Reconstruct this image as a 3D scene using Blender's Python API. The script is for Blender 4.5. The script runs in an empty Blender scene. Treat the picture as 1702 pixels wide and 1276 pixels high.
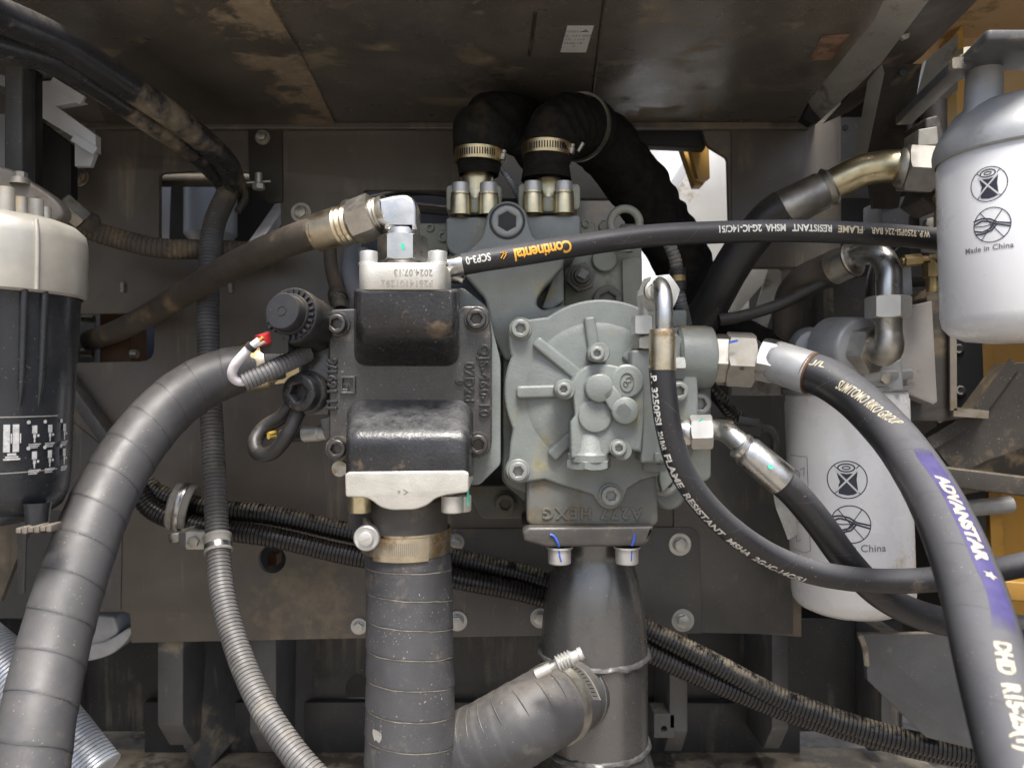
import bpy, bmesh, math, random
from mathutils import Vector, Matrix, noise
from mathutils.geometry import tessellate_polygon

random.seed(7)
sc = bpy.context.scene
col = sc.collection
PI = math.pi

# ------------------------------------------------------------------ camera, sky, sun, exposure
F = 1300.0          # focal length of the photograph in its own pixels (1702 px wide)
H = 1.5             # height of the lens above the ground
cam_d = bpy.data.cameras.new('camera')
cam_d.sensor_width = 36.0
cam_d.lens = 36.0 * F / 1702.0
cam_d.clip_start = 0.02
cam_d.clip_end = 3000.0
cam_d.dof.use_dof = True
cam_d.dof.focus_distance = 1.0
cam_d.dof.aperture_fstop = 6.0
cam = bpy.data.objects.new('camera', cam_d)
cam.location = (0, 0, H)
cam.rotation_euler = (PI / 2, 0, 0)
col.objects.link(cam)
sc.camera = cam

SUN_EL, SUN_AZ = math.radians(66), math.radians(172)      # azimuth: clockwise from +Y
world = bpy.data.worlds.new('World')
sc.world = world
world.use_nodes = True
wn = world.node_tree
for n in list(wn.nodes):
    wn.nodes.remove(n)
sky = wn.nodes.new('ShaderNodeTexSky')
sky.sky_type = 'NISHITA'
sky.sun_disc = False
sky.sun_elevation = SUN_EL
sky.sun_rotation = SUN_AZ
sky.dust_density = 5.0
sky.air_density = 1.0
bg = wn.nodes.new('ShaderNodeBackground')
bg.inputs['Strength'].default_value = 0.11
wo = wn.nodes.new('ShaderNodeOutputWorld')
wn.links.new(sky.outputs[0], bg.inputs[0])
wn.links.new(bg.outputs[0], wo.inputs[0])

sl = bpy.data.lights.new('sun', 'SUN')
sl.energy = 3.0
sl.angle = math.radians(22)
sl.color = (1.0, 0.98, 0.94)
so = bpy.data.objects.new('sun', sl)
sd = Vector((math.sin(SUN_AZ) * math.cos(SUN_EL), math.cos(SUN_AZ) * math.cos(SUN_EL), math.sin(SUN_EL)))
so.rotation_euler = (-sd).to_track_quat('-Z', 'Y').to_euler()
so.location = sd * 20
col.objects.link(so)

sc.view_settings.view_transform = 'Standard'
sc.view_settings.look = 'None'
sc.view_settings.exposure = 1.2
sc.view_settings.gamma = 1.0
sc.cycles.max_bounces = 8
sc.cycles.diffuse_bounces = 4
sc.cycles.glossy_bounces = 4


# ------------------------------------------------------------------ helpers
def W(px, py, d):
    """the point at distance d in front of the lens plane that is at (px, py) of the photograph"""
    return Vector(((px - 851.0) * d / F, d, H + (638.0 - py) * d / F))


def S(px, d):
    return px * d / F


ROOTS = {}


def thing(name, label, cat, loc, group=None, kind=None):
    o = bpy.data.objects.new(name, None)
    o.empty_display_size = 0.02
    o.location = loc
    o['label'] = label
    o['category'] = cat
    if group:
        o['group'] = group
    if kind:
        o['kind'] = kind
    col.objects.link(o)
    ROOTS[o.name] = Vector(loc)
    return o


class MB:
    """collects faces in world space; done() links them as one mesh object"""
    def __init__(s):
        s.v, s.f, s.uv = [], [], {}

    def add(s, vs, fs, uvs=None):
        b = len(s.v)
        s.v.extend(Vector(v) for v in vs)
        for i, f in enumerate(fs):
            if uvs is not None:
                s.uv[len(s.f)] = uvs[i]
            s.f.append(tuple(b + k for k in f))
        return s

    # a closed loop of 2-D points pushed back along -N; holes likewise; bevelled at the front (and back) edge
    def prism(s, loop, depth, bev=0.0, holes=(), frame=None, seg=3, back=True, backbev=0.0):
        O, U, Vv, N = frame
        loops = [ccw(loop)] + [list(reversed(ccw(h))) for h in holes]
        rows = []
        if bev > 0:
            for k in range(seg + 1):
                t = PI / 2 * k / seg
                rows.append((bev * (1 - math.sin(t)), bev * (1 - math.cos(t))))
        else:
            rows.append((0.0, 0.0))
        if backbev > 0:
            rows.append((0.0, depth - backbev))
            rows.append((backbev * .4, depth - backbev * .3))
            rows.append((backbev, depth))
        else:
            rows.append((0.0, depth))
        allidx_front, allidx_back = [], []
        fr2, bk2 = [], []
        for lp in loops:
            n = len(lp)
            ring = []
            for (ins, dep) in rows:
                q = inset(lp, ins)
                base = len(s.v)
                for (x, y) in q:
                    s.v.append(O + U * x + Vv * y - N * dep)
                ring.append((base, q))
            for k in range(len(ring) - 1):
                a, b = ring[k][0], ring[k + 1][0]
                for i in range(n):
                    j = (i + 1) % n
                    s.f.append((a + i, b + i, b + j, a + j))
            fr2.append(ring[0][1]); bk2.append(ring[-1][1])
            allidx_front += [ring[0][0] + i for i in range(n)]
            allidx_back += [ring[-1][0] + i for i in range(n)]
        for (two, idx, flip) in ((fr2, allidx_front, False), (bk2, allidx_back, True)):
            if flip and not back:
                continue
            if len(two) == 1 and convex(two[0]):
                f = list(range(len(idx)))
                t3 = [f]
            else:
                t3 = tessellate_polygon([[Vector((x, y, 0)) for (x, y) in l] for l in two])
            flat = [p for l in two for p in l]
            for t in t3:
                t = list(t)
                ar = sum(flat[t[i]][0] * flat[t[(i + 1) % len(t)]][1] - flat[t[(i + 1) % len(t)]][0] * flat[t[i]][1] for i in range(len(t)))
                if (ar < 0) != flip:
                    t.reverse()
                s.f.append(tuple(idx[i] for i in t))
        return s

    def pp(s, px, d0, d1, bev=0.0, holes=(), seg=3, back=True, at=None):
        """prism from an outline in photograph pixels, front face at depth d0, back at d1 (at: depth the outline was read at)"""
        a = at or d0
        cv = lambda l: [((x - 851.0) * a / F, (638.0 - y) * a / F) for (x, y) in l]
        fr = (Vector((0, d0, H)), Vector((1, 0, 0)), Vector((0, 0, 1)), Vector((0, -1, 0)))
        return s.prism(cv(px), d1 - d0, S(bev, d0), [cv(h) for h in holes], fr, seg, back)

    def lathe(s, O, A, prof, n=24, phase=0.0, shape=None):
        """prof: list of (t, r) along the axis A from O"""
        A = A.normalized()
        U, Vv = perp(A)
        rows = []
        for (t, r) in prof:
            if r <= 1e-9:
                s.v.append(O + A * t)
                rows.append((len(s.v) - 1, 1))
            else:
                b = len(s.v)
                for i in range(n):
                    a = phase + 2 * PI * i / n
                    k = shape(a) if shape else 1.0
                    s.v.append(O + A * t + (U * math.cos(a) + Vv * math.sin(a)) * (r * k))
                rows.append((b, n))
        for (a, na), (b, nb) in zip(rows, rows[1:]):
            for i in range(n):
                j = (i + 1) % n
                if na == 1 and nb == 1:
                    continue
                if na == 1:
                    s.f.append((a, b + j, b + i))
                elif nb == 1:
                    s.f.append((a + i, a + j, b))
                else:
                    s.f.append((a + i, a + j, b + j, b + i))
        return s

    def rod(s, p0, p1, prof, n=24, scale=None):
        """lathe between two photo points; prof (fraction, radius in px at p0's depth)"""
        O = W(*p0)
        A = W(*p1) - O
        L = A.length
        return s.lathe(O, A, [(t * L, S(r, p0[2])) for (t, r) in prof], n)

    def nut(s, O, A, ri, h, n=48, hole=0.0, spin=0.0, back=True):
        """hexagon nut: ri = half the width across flats, from O along A for h"""
        A = A.normalized()
        U, Vv = perp(A)
        rc = ri * 1.03
        rows = []
        tilt = math.tan(math.radians(30))
        for k in range(5):
            b = len(s.v)
            for i in range(n):
                a = spin + 2 * PI * i / n
                w = (a - spin) % (PI / 3) - PI / 6
                hr = ri / math.cos(w)
                e = max(0.0, hr - rc) * tilt
                if k in (0, 4):
                    r, t = min(hr, rc), (0 if k == 0 else h)
                else:
                    r, t = hr, ((e, h / 2, h - e)[k - 1])
                s.v.append(O + A * t + (U * math.cos(a) + Vv * math.sin(a)) * r)
            rows.append(b)
        for a, b in zip(rows, rows[1:]):
            for i in range(n):
                j = (i + 1) % n
                s.f.append((a + i, a + j, b + j, b + i))
        s.f.append(tuple(reversed([rows[0] + i for i in range(n)])))
        s.f.append(tuple(rows[-1] + i for i in range(n)))
        return s

    def nutp(s, p0, p1, rpx, spin=0.0, n=48):
        O = W(*p0); A = W(*p1) - O
        return s.nut(O, A, S(rpx, p0[2]), A.length, n, spin=spin)

    def socket(s, O, A, r, h, hexr=None, deep=None, n=32, spin=0.2):
        """socket-head screw: O = centre of the seat, A = direction the head points"""
        A = A.normalized()
        U, Vv = perp(A)
        hexr = hexr or r * 0.52
        deep = deep or h * 0.6
        circ = [(r * math.cos(2 * PI * i / n), r * math.sin(2 * PI * i / n)) for i in range(n)]
        hx = [(hexr * math.cos(spin + PI / 3 * i), hexr * math.sin(spin + PI / 3 * i)) for i in range(6)]
        s.prism(circ, h, r * 0.14, [hx], (O + A * h, U, Vv, A), 3, True)
        b = len(s.v)
        for (x, y) in hx:
            s.v.append(O + A * (h - deep) + U * x * 1.05 + Vv * y * 1.05)
        s.f.append(tuple(range(b, b + 6)))
        return s

    def box(s, c, sx, sy, sz, bev=0.0, M=None):
        """box centred at c with full sizes, bevelled along its front edge"""
        fr = (Vector((0, -sy / 2, 0)), Vector((1, 0, 0)), Vector((0, 0, 1)), Vector((0, -1, 0)))
        m = MB()
        m.prism(rr(-sx / 2, -sz / 2, sx / 2, sz / 2, bev * 1.0, 3) if bev else [(-sx / 2, -sz / 2), (sx / 2, -sz / 2), (sx / 2, sz / 2), (-sx / 2, sz / 2)],
                sy, bev, (), fr, 2, True, bev)
        M = M or Matrix.Identity(3)
        s.add([Vector(c) + M @ v for v in m.v], m.f)
        return s

    def bar(s, P0, P1, w, h, up=Vector((0, 0, 1)), bev=0.0, hollow=0.0):
        """straight bar of section w x h from P0 to P1"""
        A = (P1 - P0)
        L = A.length
        A = A / L
        U = up.cross(A)
        if U.length < 1e-4:
            U = Vector((1, 0, 0)).cross(A)
        U.normalize()
        Vv = A.cross(U)
        lp = rr(-w / 2, -h / 2, w / 2, h / 2, bev, 3) if bev else [(-w / 2, -h / 2), (w / 2, -h / 2), (w / 2, h / 2), (-w / 2, h / 2)]
        holes = ()
        if hollow:
            holes = ([(-w / 2 + hollow, -h / 2 + hollow), (w / 2 - hollow, -h / 2 + hollow), (w / 2 - hollow, h / 2 - hollow), (-w / 2 + hollow, h / 2 - hollow)],)
        s.prism(lp, L, bev * 0.4, holes, (P0, -U, Vv, -A), 2)
        return s

    def loft(s, sections, cap0=True, cap1=True):
        """sections: lists of equal length of world points (front last)"""
        n = len(sections[0])
        rows = []
        for sec in sections:
            rows.append(len(s.v))
            s.v.extend(sec)
        for a, b in zip(rows, rows[1:]):
            for i in range(n):
                j = (i + 1) % n
                s.f.append((a + i, a + j, b + j, b + i))
        if cap0:
            s.f.append(tuple(reversed([rows[0] + i for i in range(n)])))
        if cap1:
            s.f.append(tuple(rows[-1] + i for i in range(n)))
        return s

    def tube(s, path, n=20, corr=None, wrap=None, fold=None, step=None, caps=True, wob=0.0, s0=0.0, s1=None, jit=None, hollow=0.0):
        s1 = path.L if s1 is None else s1
        rows = []                                   # (arc length, radius factor)
        if corr:
            pitch, dep = corr
            k = 0
            while s0 + k * pitch < s1:
                q = s0 + k * pitch
                for fr, fa in ((0.0, 1 - dep), (.14, 1.0), (.78, 1.0), (.92, 1 - dep)):
                    if q + fr * pitch <= s1:
                        rows.append((q + fr * pitch, fa))
                k += 1
        else:
            step = step or max(0.003, path.L / 160)
            m = max(2, int((s1 - s0) / step) + 1)
            rows = [(s0 + (s1 - s0) * i / (m - 1), 1.0) for i in range(m)]
        base = len(s.v)
        prevU = None
        frames = []
        for (q, fa) in rows:
            C, T, r = path.at(q)
            if prevU is None:
                U, _ = perp(T)
            else:
                U = prevU - T * prevU.dot(T)
                U.normalize()
            prevU = U
            Vv = T.cross(U)
            for i in range(n):
                a = 2 * PI * i / n
                d = U * math.cos(a) + Vv * math.sin(a)
                rad = r * fa
                if fold:                            # loose cloth: uneven folds across the sleeve
                    nz = noise.noise((C + d * r) * 9.0)
                    rad += r * fold[0] * math.sin(2 * PI * q / fold[1] + 11 * nz + 2.0 * math.sin(a * 2)) * max(0.0, .45 + 1.2 * noise.noise((C + d * r) * 14.0 + Vector((3, 1, 7))))
                if wrap:
                    rad += wrap[1] * (((q / wrap[0] + i / n) % 1.0) ** 1.6 - .4)
                if jit:
                    amp, sca = jit
                    rad *= 1 + amp * noise.noise((C + d * r) * sca) + .5 * amp * noise.noise((C + d * r) * sca * 2.3)
                s.v.append(C + d * rad)
        m = len(rows)
        for k in range(m - 1):
            for i in range(n):
                j = (i + 1) % n
                a, b = base + k * n, base + (k + 1) * n
                s.uv[len(s.f)] = [(rows[k][0], i / n), (rows[k][0], (i + 1) / n), (rows[k + 1][0], (i + 1) / n), (rows[k + 1][0], i / n)]
                s.f.append((a + i, a + j, b + j, b + i))
        if caps:
            s.f.append(tuple(reversed([base + i for i in range(n)])))
            s.f.append(tuple(base + (m - 1) * n + i for i in range(n)))
        return s

    def done(s, name, mat, parent=None, label=None, cat=None, group=None, kind=None, ang=38, origin=None):
        me = bpy.data.meshes.new(name)
        if parent is not None:
            off = parent
            while off.parent is not None:
                off = off.parent
            org = ROOTS[off.name]
        else:
            if origin is not None:
                org = Vector(origin)
            else:
                lo = Vector([min(v[i] for v in s.v) for i in range(3)])
                hi = Vector([max(v[i] for v in s.v) for i in range(3)])
                org = (lo + hi) / 2
        me.from_pydata([tuple(v - org) for v in s.v], [], s.f)
        if s.uv:
            ul = me.uv_layers.new(name='UVMap')
            li = 0
            for fi, f in enumerate(s.f):
                u = s.uv.get(fi)
                for k in range(len(f)):
                    if u:
                        ul.data[li].uv = u[k]
                    li += 1
        me.polygons.foreach_set('use_smooth', [True] * len(me.polygons))
        me.set_sharp_from_angle(angle=math.radians(ang))
        me.materials.append(mat)
        me.validate()
        o = bpy.data.objects.new(name, me)
        col.objects.link(o)
        if parent is not None:
            o.parent = parent
        else:
            o.location = org
            ROOTS[o.name] = org
        if label:
            o['label'] = label
        if cat:
            o['category'] = cat
        if group:
            o['group'] = group
        if kind:
            o['kind'] = kind
        return o


def perp(A):
    A = A.normalized()
    r = Vector((0, 0, 1)) if abs(A.z) < 0.9 else Vector((1, 0, 0))
    U = r.cross(A).normalized()
    return U, A.cross(U)


def ccw(l):
    a = sum(l[i][0] * l[(i + 1) % len(l)][1] - l[(i + 1) % len(l)][0] * l[i][1] for i in range(len(l)))
    return list(l) if a > 0 else list(reversed(l))


def convex(l):
    n = len(l)
    for i in range(n):
        a, b, c = l[i - 1], l[i], l[(i + 1) % n]
        if (b[0] - a[0]) * (c[1] - b[1]) - (b[1] - a[1]) * (c[0] - b[0]) < -1e-12:
            return False
    return True


def inset(l, d):
    if d == 0:
        return list(l)
    n = len(l)
    out = []
    for i in range(n):
        p0, p1, p2 = Vector(l[i - 1]), Vector(l[i]), Vector(l[(i + 1) % n])
        e1, e2 = (p1 - p0), (p2 - p1)
        if e1.length < 1e-9 or e2.length < 1e-9:
            out.append(l[i]); continue
        n1 = Vector((-e1.y, e1.x)) / e1.length
        n2 = Vector((-e2.y, e2.x)) / e2.length
        m = n1 + n2
        if m.length < 0.3:
            out.append((p1.x + n1.x * d, p1.y + n1.y * d)); continue
        m = m / (m.length_squared / 2)
        if m.length > 1.6:
            m = m / m.length * 1.6
        out.append((p1.x + m.x * d, p1.y + m.y * d))
    return out


def rr(x0, y0, x1, y1, r, n=5):
    if x1 < x0: x0, x1 = x1, x0
    if y1 < y0: y0, y1 = y1, y0
    r = min(r, (x1 - x0) / 2.001, (y1 - y0) / 2.001)
    o = []
    for (cx, cy, a0) in ((x1 - r, y1 - r, 0), (x0 + r, y1 - r, 90), (x0 + r, y0 + r, 180), (x1 - r, y0 + r, 270)):
        for k in range(n + 1):
            a = math.radians(a0 + 90 * k / n)
            o.append((cx + r * math.cos(a), cy + r * math.sin(a)))
    return o


def circ(cx, cy, r, n=28, ry=None):
    return [(cx + r * math.cos(2 * PI * i / n), cy + (ry or r) * math.sin(2 * PI * i / n)) for i in range(n)]


def arc(cx, cy, r, a0, a1, n=10):
    """photo pixels: angle 0 right, 90 DOWN"""
    return [(cx + r * math.cos(math.radians(a0 + (a1 - a0) * i / n)), cy + r * math.sin(math.radians(a0 + (a1 - a0) * i / n))) for i in range(n + 1)]


def fillet(l, r, n=4):
    """round every corner of a loop; r a number or list"""
    out = []
    m = len(l)
    for i in range(m):
        ri = r[i] if isinstance(r, (list, tuple)) else r
        p0, p1, p2 = Vector(l[i - 1]), Vector(l[i]), Vector(l[(i + 1) % m])
        a, b = (p0 - p1), (p2 - p1)
        la, lb = a.length, b.length
        t = min(ri, la * .45, lb * .45)
        if t < 1e-6:
            out.append(l[i]); continue
        a, b = p1 + a / la * t, p1 + b / lb * t
        for k in range(n + 1):
            u = k / n
            q = a * (1 - u) ** 2 + p1 * 2 * u * (1 - u) + b * u * u
            out.append((q.x, q.y))
    return out


def smooth(l, n=6):
    """closed Catmull-Rom through photo points"""
    out = []
    m = len(l)
    for i in range(m):
        p0, p1, p2, p3 = [Vector(l[(i + k) % m]) for k in (-1, 0, 1, 2)]
        for k in range(n):
            t = k / n
            q = .5 * ((2 * p1) + (p2 - p0) * t + (2 * p0 - 5 * p1 + 4 * p2 - p3) * t * t + (3 * p1 - p0 - 3 * p2 + p3) * t ** 3)
            out.append((q.x, q.y))
    return out


class Path:
    def __init__(s, pts, rad, dense=24):
        P = [W(*p[:3]) if not isinstance(p, Vector) else p for p in pts]
        R = list(rad) if isinstance(rad, (list, tuple)) else [rad] * len(P)
        P = [P[0] * 2 - P[1]] + P + [P[-1] * 2 - P[-2]]
        R = [R[0]] + R + [R[-1]]
        s.c, s.r = [], []
        for i in range(1, len(P) - 2):
            p0, p1, p2, p3 = P[i - 1:i + 3]
            t0 = 0.0
            t1 = t0 + max(1e-6, (p1 - p0).length) ** .5
            t2 = t1 + max(1e-6, (p2 - p1).length) ** .5
            t3 = t2 + max(1e-6, (p3 - p2).length) ** .5
            for k in range(dense):
                u = k / dense
                t = t1 + (t2 - t1) * u
                a1 = p0 * ((t1 - t) / (t1 - t0)) + p1 * ((t - t0) / (t1 - t0))
                a2 = p1 * ((t2 - t) / (t2 - t1)) + p2 * ((t - t1) / (t2 - t1))
                a3 = p2 * ((t3 - t) / (t3 - t2)) + p3 * ((t - t2) / (t3 - t2))
                b1 = a1 * ((t2 - t) / (t2 - t0)) + a2 * ((t - t0) / (t2 - t0))
                b2 = a2 * ((t3 - t) / (t3 - t1)) + a3 * ((t - t1) / (t3 - t1))
                s.c.append(b1 * ((t2 - t) / (t2 - t1)) + b2 * ((t - t1) / (t2 - t1)))
                s.r.append(R[i] * (1 - u) + R[i + 1] * u)
        s.c.append(P[-2]); s.r.append(R[-2])
        s.s = [0.0]
        for a, b in zip(s.c, s.c[1:]):
            s.s.append(s.s[-1] + (b - a).length)
        s.L = s.s[-1]

    def at(s, q):
        lo, hi = 0, len(s.s) - 1
        while hi - lo > 1:
            m = (lo + hi) // 2
            if s.s[m] <= q: lo = m
            else: hi = m
        ds = s.s[hi] - s.s[lo]
        u = (q - s.s[lo]) / ds if ds > 1e-9 else 0
        C = s.c[lo].lerp(s.c[hi], u)
        a = s.c[max(lo - 1, 0)]; b = s.c[min(hi + 1, len(s.c) - 1)]
        T0 = (s.c[hi] - a).normalized(); T1 = (b - s.c[lo]).normalized()
        T = T0.lerp(T1, u).normalized()
        return C, T, s.r[lo] * (1 - u) + s.r[hi] * u

    def nearest(s, px, py):
        """arc length whose image falls nearest the photo point"""
        best, bq = 1e9, 0
        for c, q in zip(s.c, s.s):
            x = 851 + c.x * F / c.y; y = 638 - (c.z - H) * F / c.y
            d = (x - px) ** 2 + (y - py) ** 2
            if d < best: best, bq = d, q
        return bq


def textmesh(body, size, ext=0.0, bold=0.0, spacing=1.0, bev=0.0, res=3):
    cu = bpy.data.curves.new('lettering', 'FONT')
    cu.body = body
    cu.size = size
    cu.extrude = ext
    cu.offset = bold
    cu.space_character = spacing
    cu.bevel_depth = bev
    cu.resolution_u = res
    o = bpy.data.objects.new('lettering', cu)
    col.objects.link(o)
    dg = bpy.context.evaluated_depsgraph_get()
    me = bpy.data.meshes.new_from_object(o.evaluated_get(dg))
    vs = [v.co.copy() for v in me.vertices]
    fs = [tuple(p.vertices) for p in me.polygons]
    bpy.data.objects.remove(o)
    bpy.data.meshes.remove(me)
    bpy.data.curves.remove(cu)
    return vs, fs


def fine(vs, fs, maxlen):
    bm = bmesh.new()
    bv = [bm.verts.new(v) for v in vs]
    for f in fs:
        try: bm.faces.new([bv[i] for i in f])
        except ValueError: pass
    bmesh.ops.triangulate(bm, faces=bm.faces)
    for _ in range(4):
        long = [e for e in bm.edges if e.calc_length() > maxlen]
        if not long: break
        bmesh.ops.subdivide_edges(bm, edges=long, cuts=1)
        bmesh.ops.triangulate(bm, faces=[f for f in bm.faces if len(f.verts) > 3])
    bm.verts.index_update()
    out = [v.co.copy() for v in bm.verts], [tuple(v.index for v in f.verts) for f in bm.faces]
    bm.free()
    return out


def hose_text(path, q0, body, size, mat, parent, rev=False, roll=0.0, stretch=1.0, bold=0.0, name='printed_lettering', spacing=1.0, lift=0.0002, face=Vector((0, -1, 0))):
    """lettering bent onto a hose; roll in radians round the hose away from the open side"""
    vs, fs = textmesh(body, size, 0, bold, spacing)
    vs, fs = fine(vs, fs, size * .22)
    m = MB()
    out = []
    cy = size * .35
    for v in vs:
        q = q0 + (-v.x if rev else v.x) * stretch
        C, T, r = path.at(min(max(q, 0), path.L))
        if rev: T = -T
        n = (face - T * face.dot(T)).normalized()
        b = T.cross(n)
        a = -(v.y - cy) / r + roll
        out.append(C + (n * math.cos(a) + b * math.sin(a)) * (r + lift))
    m.add(out, fs)
    return m.done(name, mat, parent)


def fit_text(path, p0, p1, body, size, mat, parent, roll=0.0, bold=0.0, spacing=1.0, lift=0.0002):
    """lettering that runs along a hose from photo point p0 to photo point p1"""
    q0, q1 = path.nearest(*p0), path.nearest(*p1)
    vs, _ = textmesh(body, size, 0, bold, spacing)
    w = max(v.x for v in vs)
    return hose_text(path, q0, body, size, mat, parent, rev=q1 < q0, roll=roll, stretch=abs(q1 - q0) / w, bold=bold, spacing=spacing, lift=lift)


def flat_text(body, size, O, U, Vv, mat, parent, ext=0.0, bold=0.0, spacing=1.0, stretch=1.0, name='printed_lettering', center=True, bev=0.0):
    vs, fs = textmesh(body, size, ext, bold, spacing, bev)
    if center:
        cx = (min(v.x for v in vs) + max(v.x for v in vs)) / 2
        cy = (min(v.y for v in vs) + max(v.y for v in vs)) / 2
    else:
        cx = cy = 0
    N = U.cross(Vv)
    m = MB()
    m.add([O + U * (v.x - cx) * stretch + Vv * (v.y - cy) + N * v.z for v in vs], fs)
    return m.done(name, mat, parent, ang=30)


X, Y, Z = Vector((1, 0, 0)), Vector((0, 1, 0)), Vector((0, 0, 1))
FRONT = Vector((0, -1, 0))


# ------------------------------------------------------------------ materials
def mat(name, c, rough=.5, metal=0.0, var=.18, vs=40., bump=0.0, bs=300., dirt=None, damt=0.0, ds=14., drough=.85,
        dust=None, dustamt=0.0, speck=0.0, seam=None, seamc=(.01, .01, .01), seamw=.02, seamb=0.0, coat=0.0, detail=6, spec=.5, scratch=0.0, dsy=1.0, streak=0.0, streakc=(.33, .28, .20), dlo=.15, dhi=.95, dcon=(.3, .62), dgrad=None):
    m = bpy.data.materials.new(name)
    m.use_nodes = True
    nt = m.node_tree
    N, L = nt.nodes, nt.links
    b = N['Principled BSDF']
    tc = N.new('ShaderNodeTexCoord')
    def noi(scale, det=5, ro=.6, off=0.0, sy=1.0):
        mp = N.new('ShaderNodeMapping')
        mp.inputs['Location'].default_value = (off, off * 1.7, off * .6)
        mp.inputs['Scale'].default_value = (1, 1, sy)
        L.new(tc.outputs['Object'], mp.inputs[0])
        t = N.new('ShaderNodeTexNoise')
        t.inputs['Scale'].default_value = scale
        t.inputs['Detail'].default_value = det
        t.inputs['Roughness'].default_value = ro
        L.new(mp.outputs[0], t.inputs['Vector'])
        return t.outputs['Fac']
    def mr(sock, a, bb, c0=0.0, c1=1.0):
        r = N.new('ShaderNodeMapRange')
        r.inputs[1].default_value = a; r.inputs[2].default_value = bb
        r.inputs[3].default_value = c0; r.inputs[4].default_value = c1
        L.new(sock, r.inputs[0])
        return r.outputs[0]
    def mth(op, a, bb=None):
        r = N.new('ShaderNodeMath'); r.operation = op
        for i, s in enumerate((a, bb)):
            if s is None: continue
            if isinstance(s, (int, float)): r.inputs[i].default_value = s
            else: L.new(s, r.inputs[i])
        return r.outputs[0]
    def mix(f, a, bb):
        r = N.new('ShaderNodeMix'); r.data_type = 'RGBA'
        if isinstance(f, (int, float)): r.inputs[0].default_value = f
        else: L.new(f, r.inputs[0])
        for i, s in ((6, a), (7, bb)):
            if isinstance(s, tuple): r.inputs[i].default_value = (*s[:3], 1)
            else: L.new(s, r.inputs[i])
        return r.outputs[2]
    lo = tuple(x * (1 - var) for x in c); hi = tuple(min(1, x * (1 + var)) for x in c)
    colr = mix(mr(noi(vs, 6), .32, .68), lo, hi)
    rgh = mr(noi(vs * 1.3, 5, .6, 3.1), .3, .7, max(0.03, rough - .08), min(1, rough + .1))
    if dirt is not None and damt > 0:
        f0 = noi(ds, detail, .68, 7.7, dsy)
        th = .5 + .24 * (1 - 2 * damt)
        if dgrad:                                   # dirt that has settled more at one end of the part
            vd = N.new('ShaderNodeVectorMath'); vd.operation = 'DOT_PRODUCT'
            L.new(tc.outputs['Object'], vd.inputs[0]); vd.inputs[1].default_value = dgrad[0]
            f0 = mth('ADD', f0, mr(vd.outputs['Value'], dgrad[1], dgrad[2], dgrad[3], dgrad[4]))
        dm = mr(f0, th - .02, th + .06)
        dcol = mix(mr(noi(ds * 6, 5, .7, 1.3), .3, .7), tuple(x * .75 for x in dirt), tuple(min(1, x * 1.2) for x in dirt))
        dm = mth('MULTIPLY', dm, .85)
        colr = mix(dm, colr, dcol)
        rr_ = N.new('ShaderNodeMix'); rr_.data_type = 'FLOAT'
        L.new(dm, rr_.inputs[0]); L.new(rgh, rr_.inputs[2]); rr_.inputs[3].default_value = drough
        rgh = rr_.outputs[0]
    if dust is not None and dustamt > 0:
        g = N.new('ShaderNodeNewGeometry')
        sp = N.new('ShaderNodeSeparateXYZ')
        L.new(g.outputs['Normal'], sp.inputs[0])
        up = mr(sp.outputs['Z'], dlo, dhi)
        k = mth('MULTIPLY', up, mr(noi(60, 6, .7, 4.4), *dcon))
        k = mth('MULTIPLY', k, dustamt)
        colr = mix(k, colr, dust)
        rr_ = N.new('ShaderNodeMix'); rr_.data_type = 'FLOAT'
        L.new(k, rr_.inputs[0]); L.new(rgh, rr_.inputs[2]); rr_.inputs[3].default_value = .9
        rgh = rr_.outputs[0]
    bumps = []
    if seam:
        uvn = N.new('ShaderNodeUVMap'); uvn.uv_map = 'UVMap'
        sx = N.new('ShaderNodeSeparateXYZ'); L.new(uvn.outputs[0], sx.inputs[0])
        wv = mth('MULTIPLY', mth('SUBTRACT', noi(25, 2, .5, 9.), .5), .12)
        h = mth('FRACT', mth('ADD', mth('ADD', mth('DIVIDE', sx.outputs['X'], seam), sx.outputs['Y']), wv))
        line = mth('LESS_THAN', h, seamw)
        colr = mix(mth('MULTIPLY', line, mr(noi(45, 3, .6, 2.2), .35, .55, .35, 1.0)), colr, seamc)
        if seamb: bumps.append((h, seamb, .0015))
    if streak > 0:
        s1 = mr(noi(38, 5, .65, 21.5, .07), .52, .66)
        s2 = mr(noi(7, 4, .6, 12.1), .50, .66)
        colr = mix(mth('MULTIPLY', mth('MULTIPLY', s1, s2), streak), colr, streakc)
    if speck > 0:
        f1 = mr(noi(420, 2, .5, 5.5), .74 - speck * .12, .78 - speck * .12)
        f2 = mth('MULTIPLY', f1, mr(noi(30, 3, .6, 8.8), .42, .6))
        colr = mix(mth('MULTIPLY', f2, .75), colr, (.42, .36, .27))
    if scratch > 0:
        f1 = mr(noi(60, 4, .6, 15.5, .06), .66, .7)
        colr = mix(mth('MULTIPLY', f1, scratch), colr, (.3, .27, .22))
    L.new(colr, b.inputs['Base Color'])
    L.new(rgh, b.inputs['Roughness'])
    b.inputs['Metallic'].default_value = metal
    b.inputs['Specular IOR Level'].default_value = spec
    if coat:
        b.inputs['Coat Weight'].default_value = coat
        b.inputs['Coat Roughness'].default_value = .15
    hgt = None
    last = None
    if bump > 0:
        bumps.append((noi(bs, 4, .6, 2.9), bump, .0015))
    for (sock, st, dist) in bumps:
        bp = N.new('ShaderNodeBump')
        bp.inputs['Strength'].default_value = st
        bp.inputs['Distance'].default_value = dist
        L.new(sock, bp.inputs['Height'])
        if last is not None:
            L.new(last, bp.inputs['Normal'])
        last = bp.outputs[0]
    if last is not None:
        L.new(last, b.inputs['Normal'])
    return m


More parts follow.
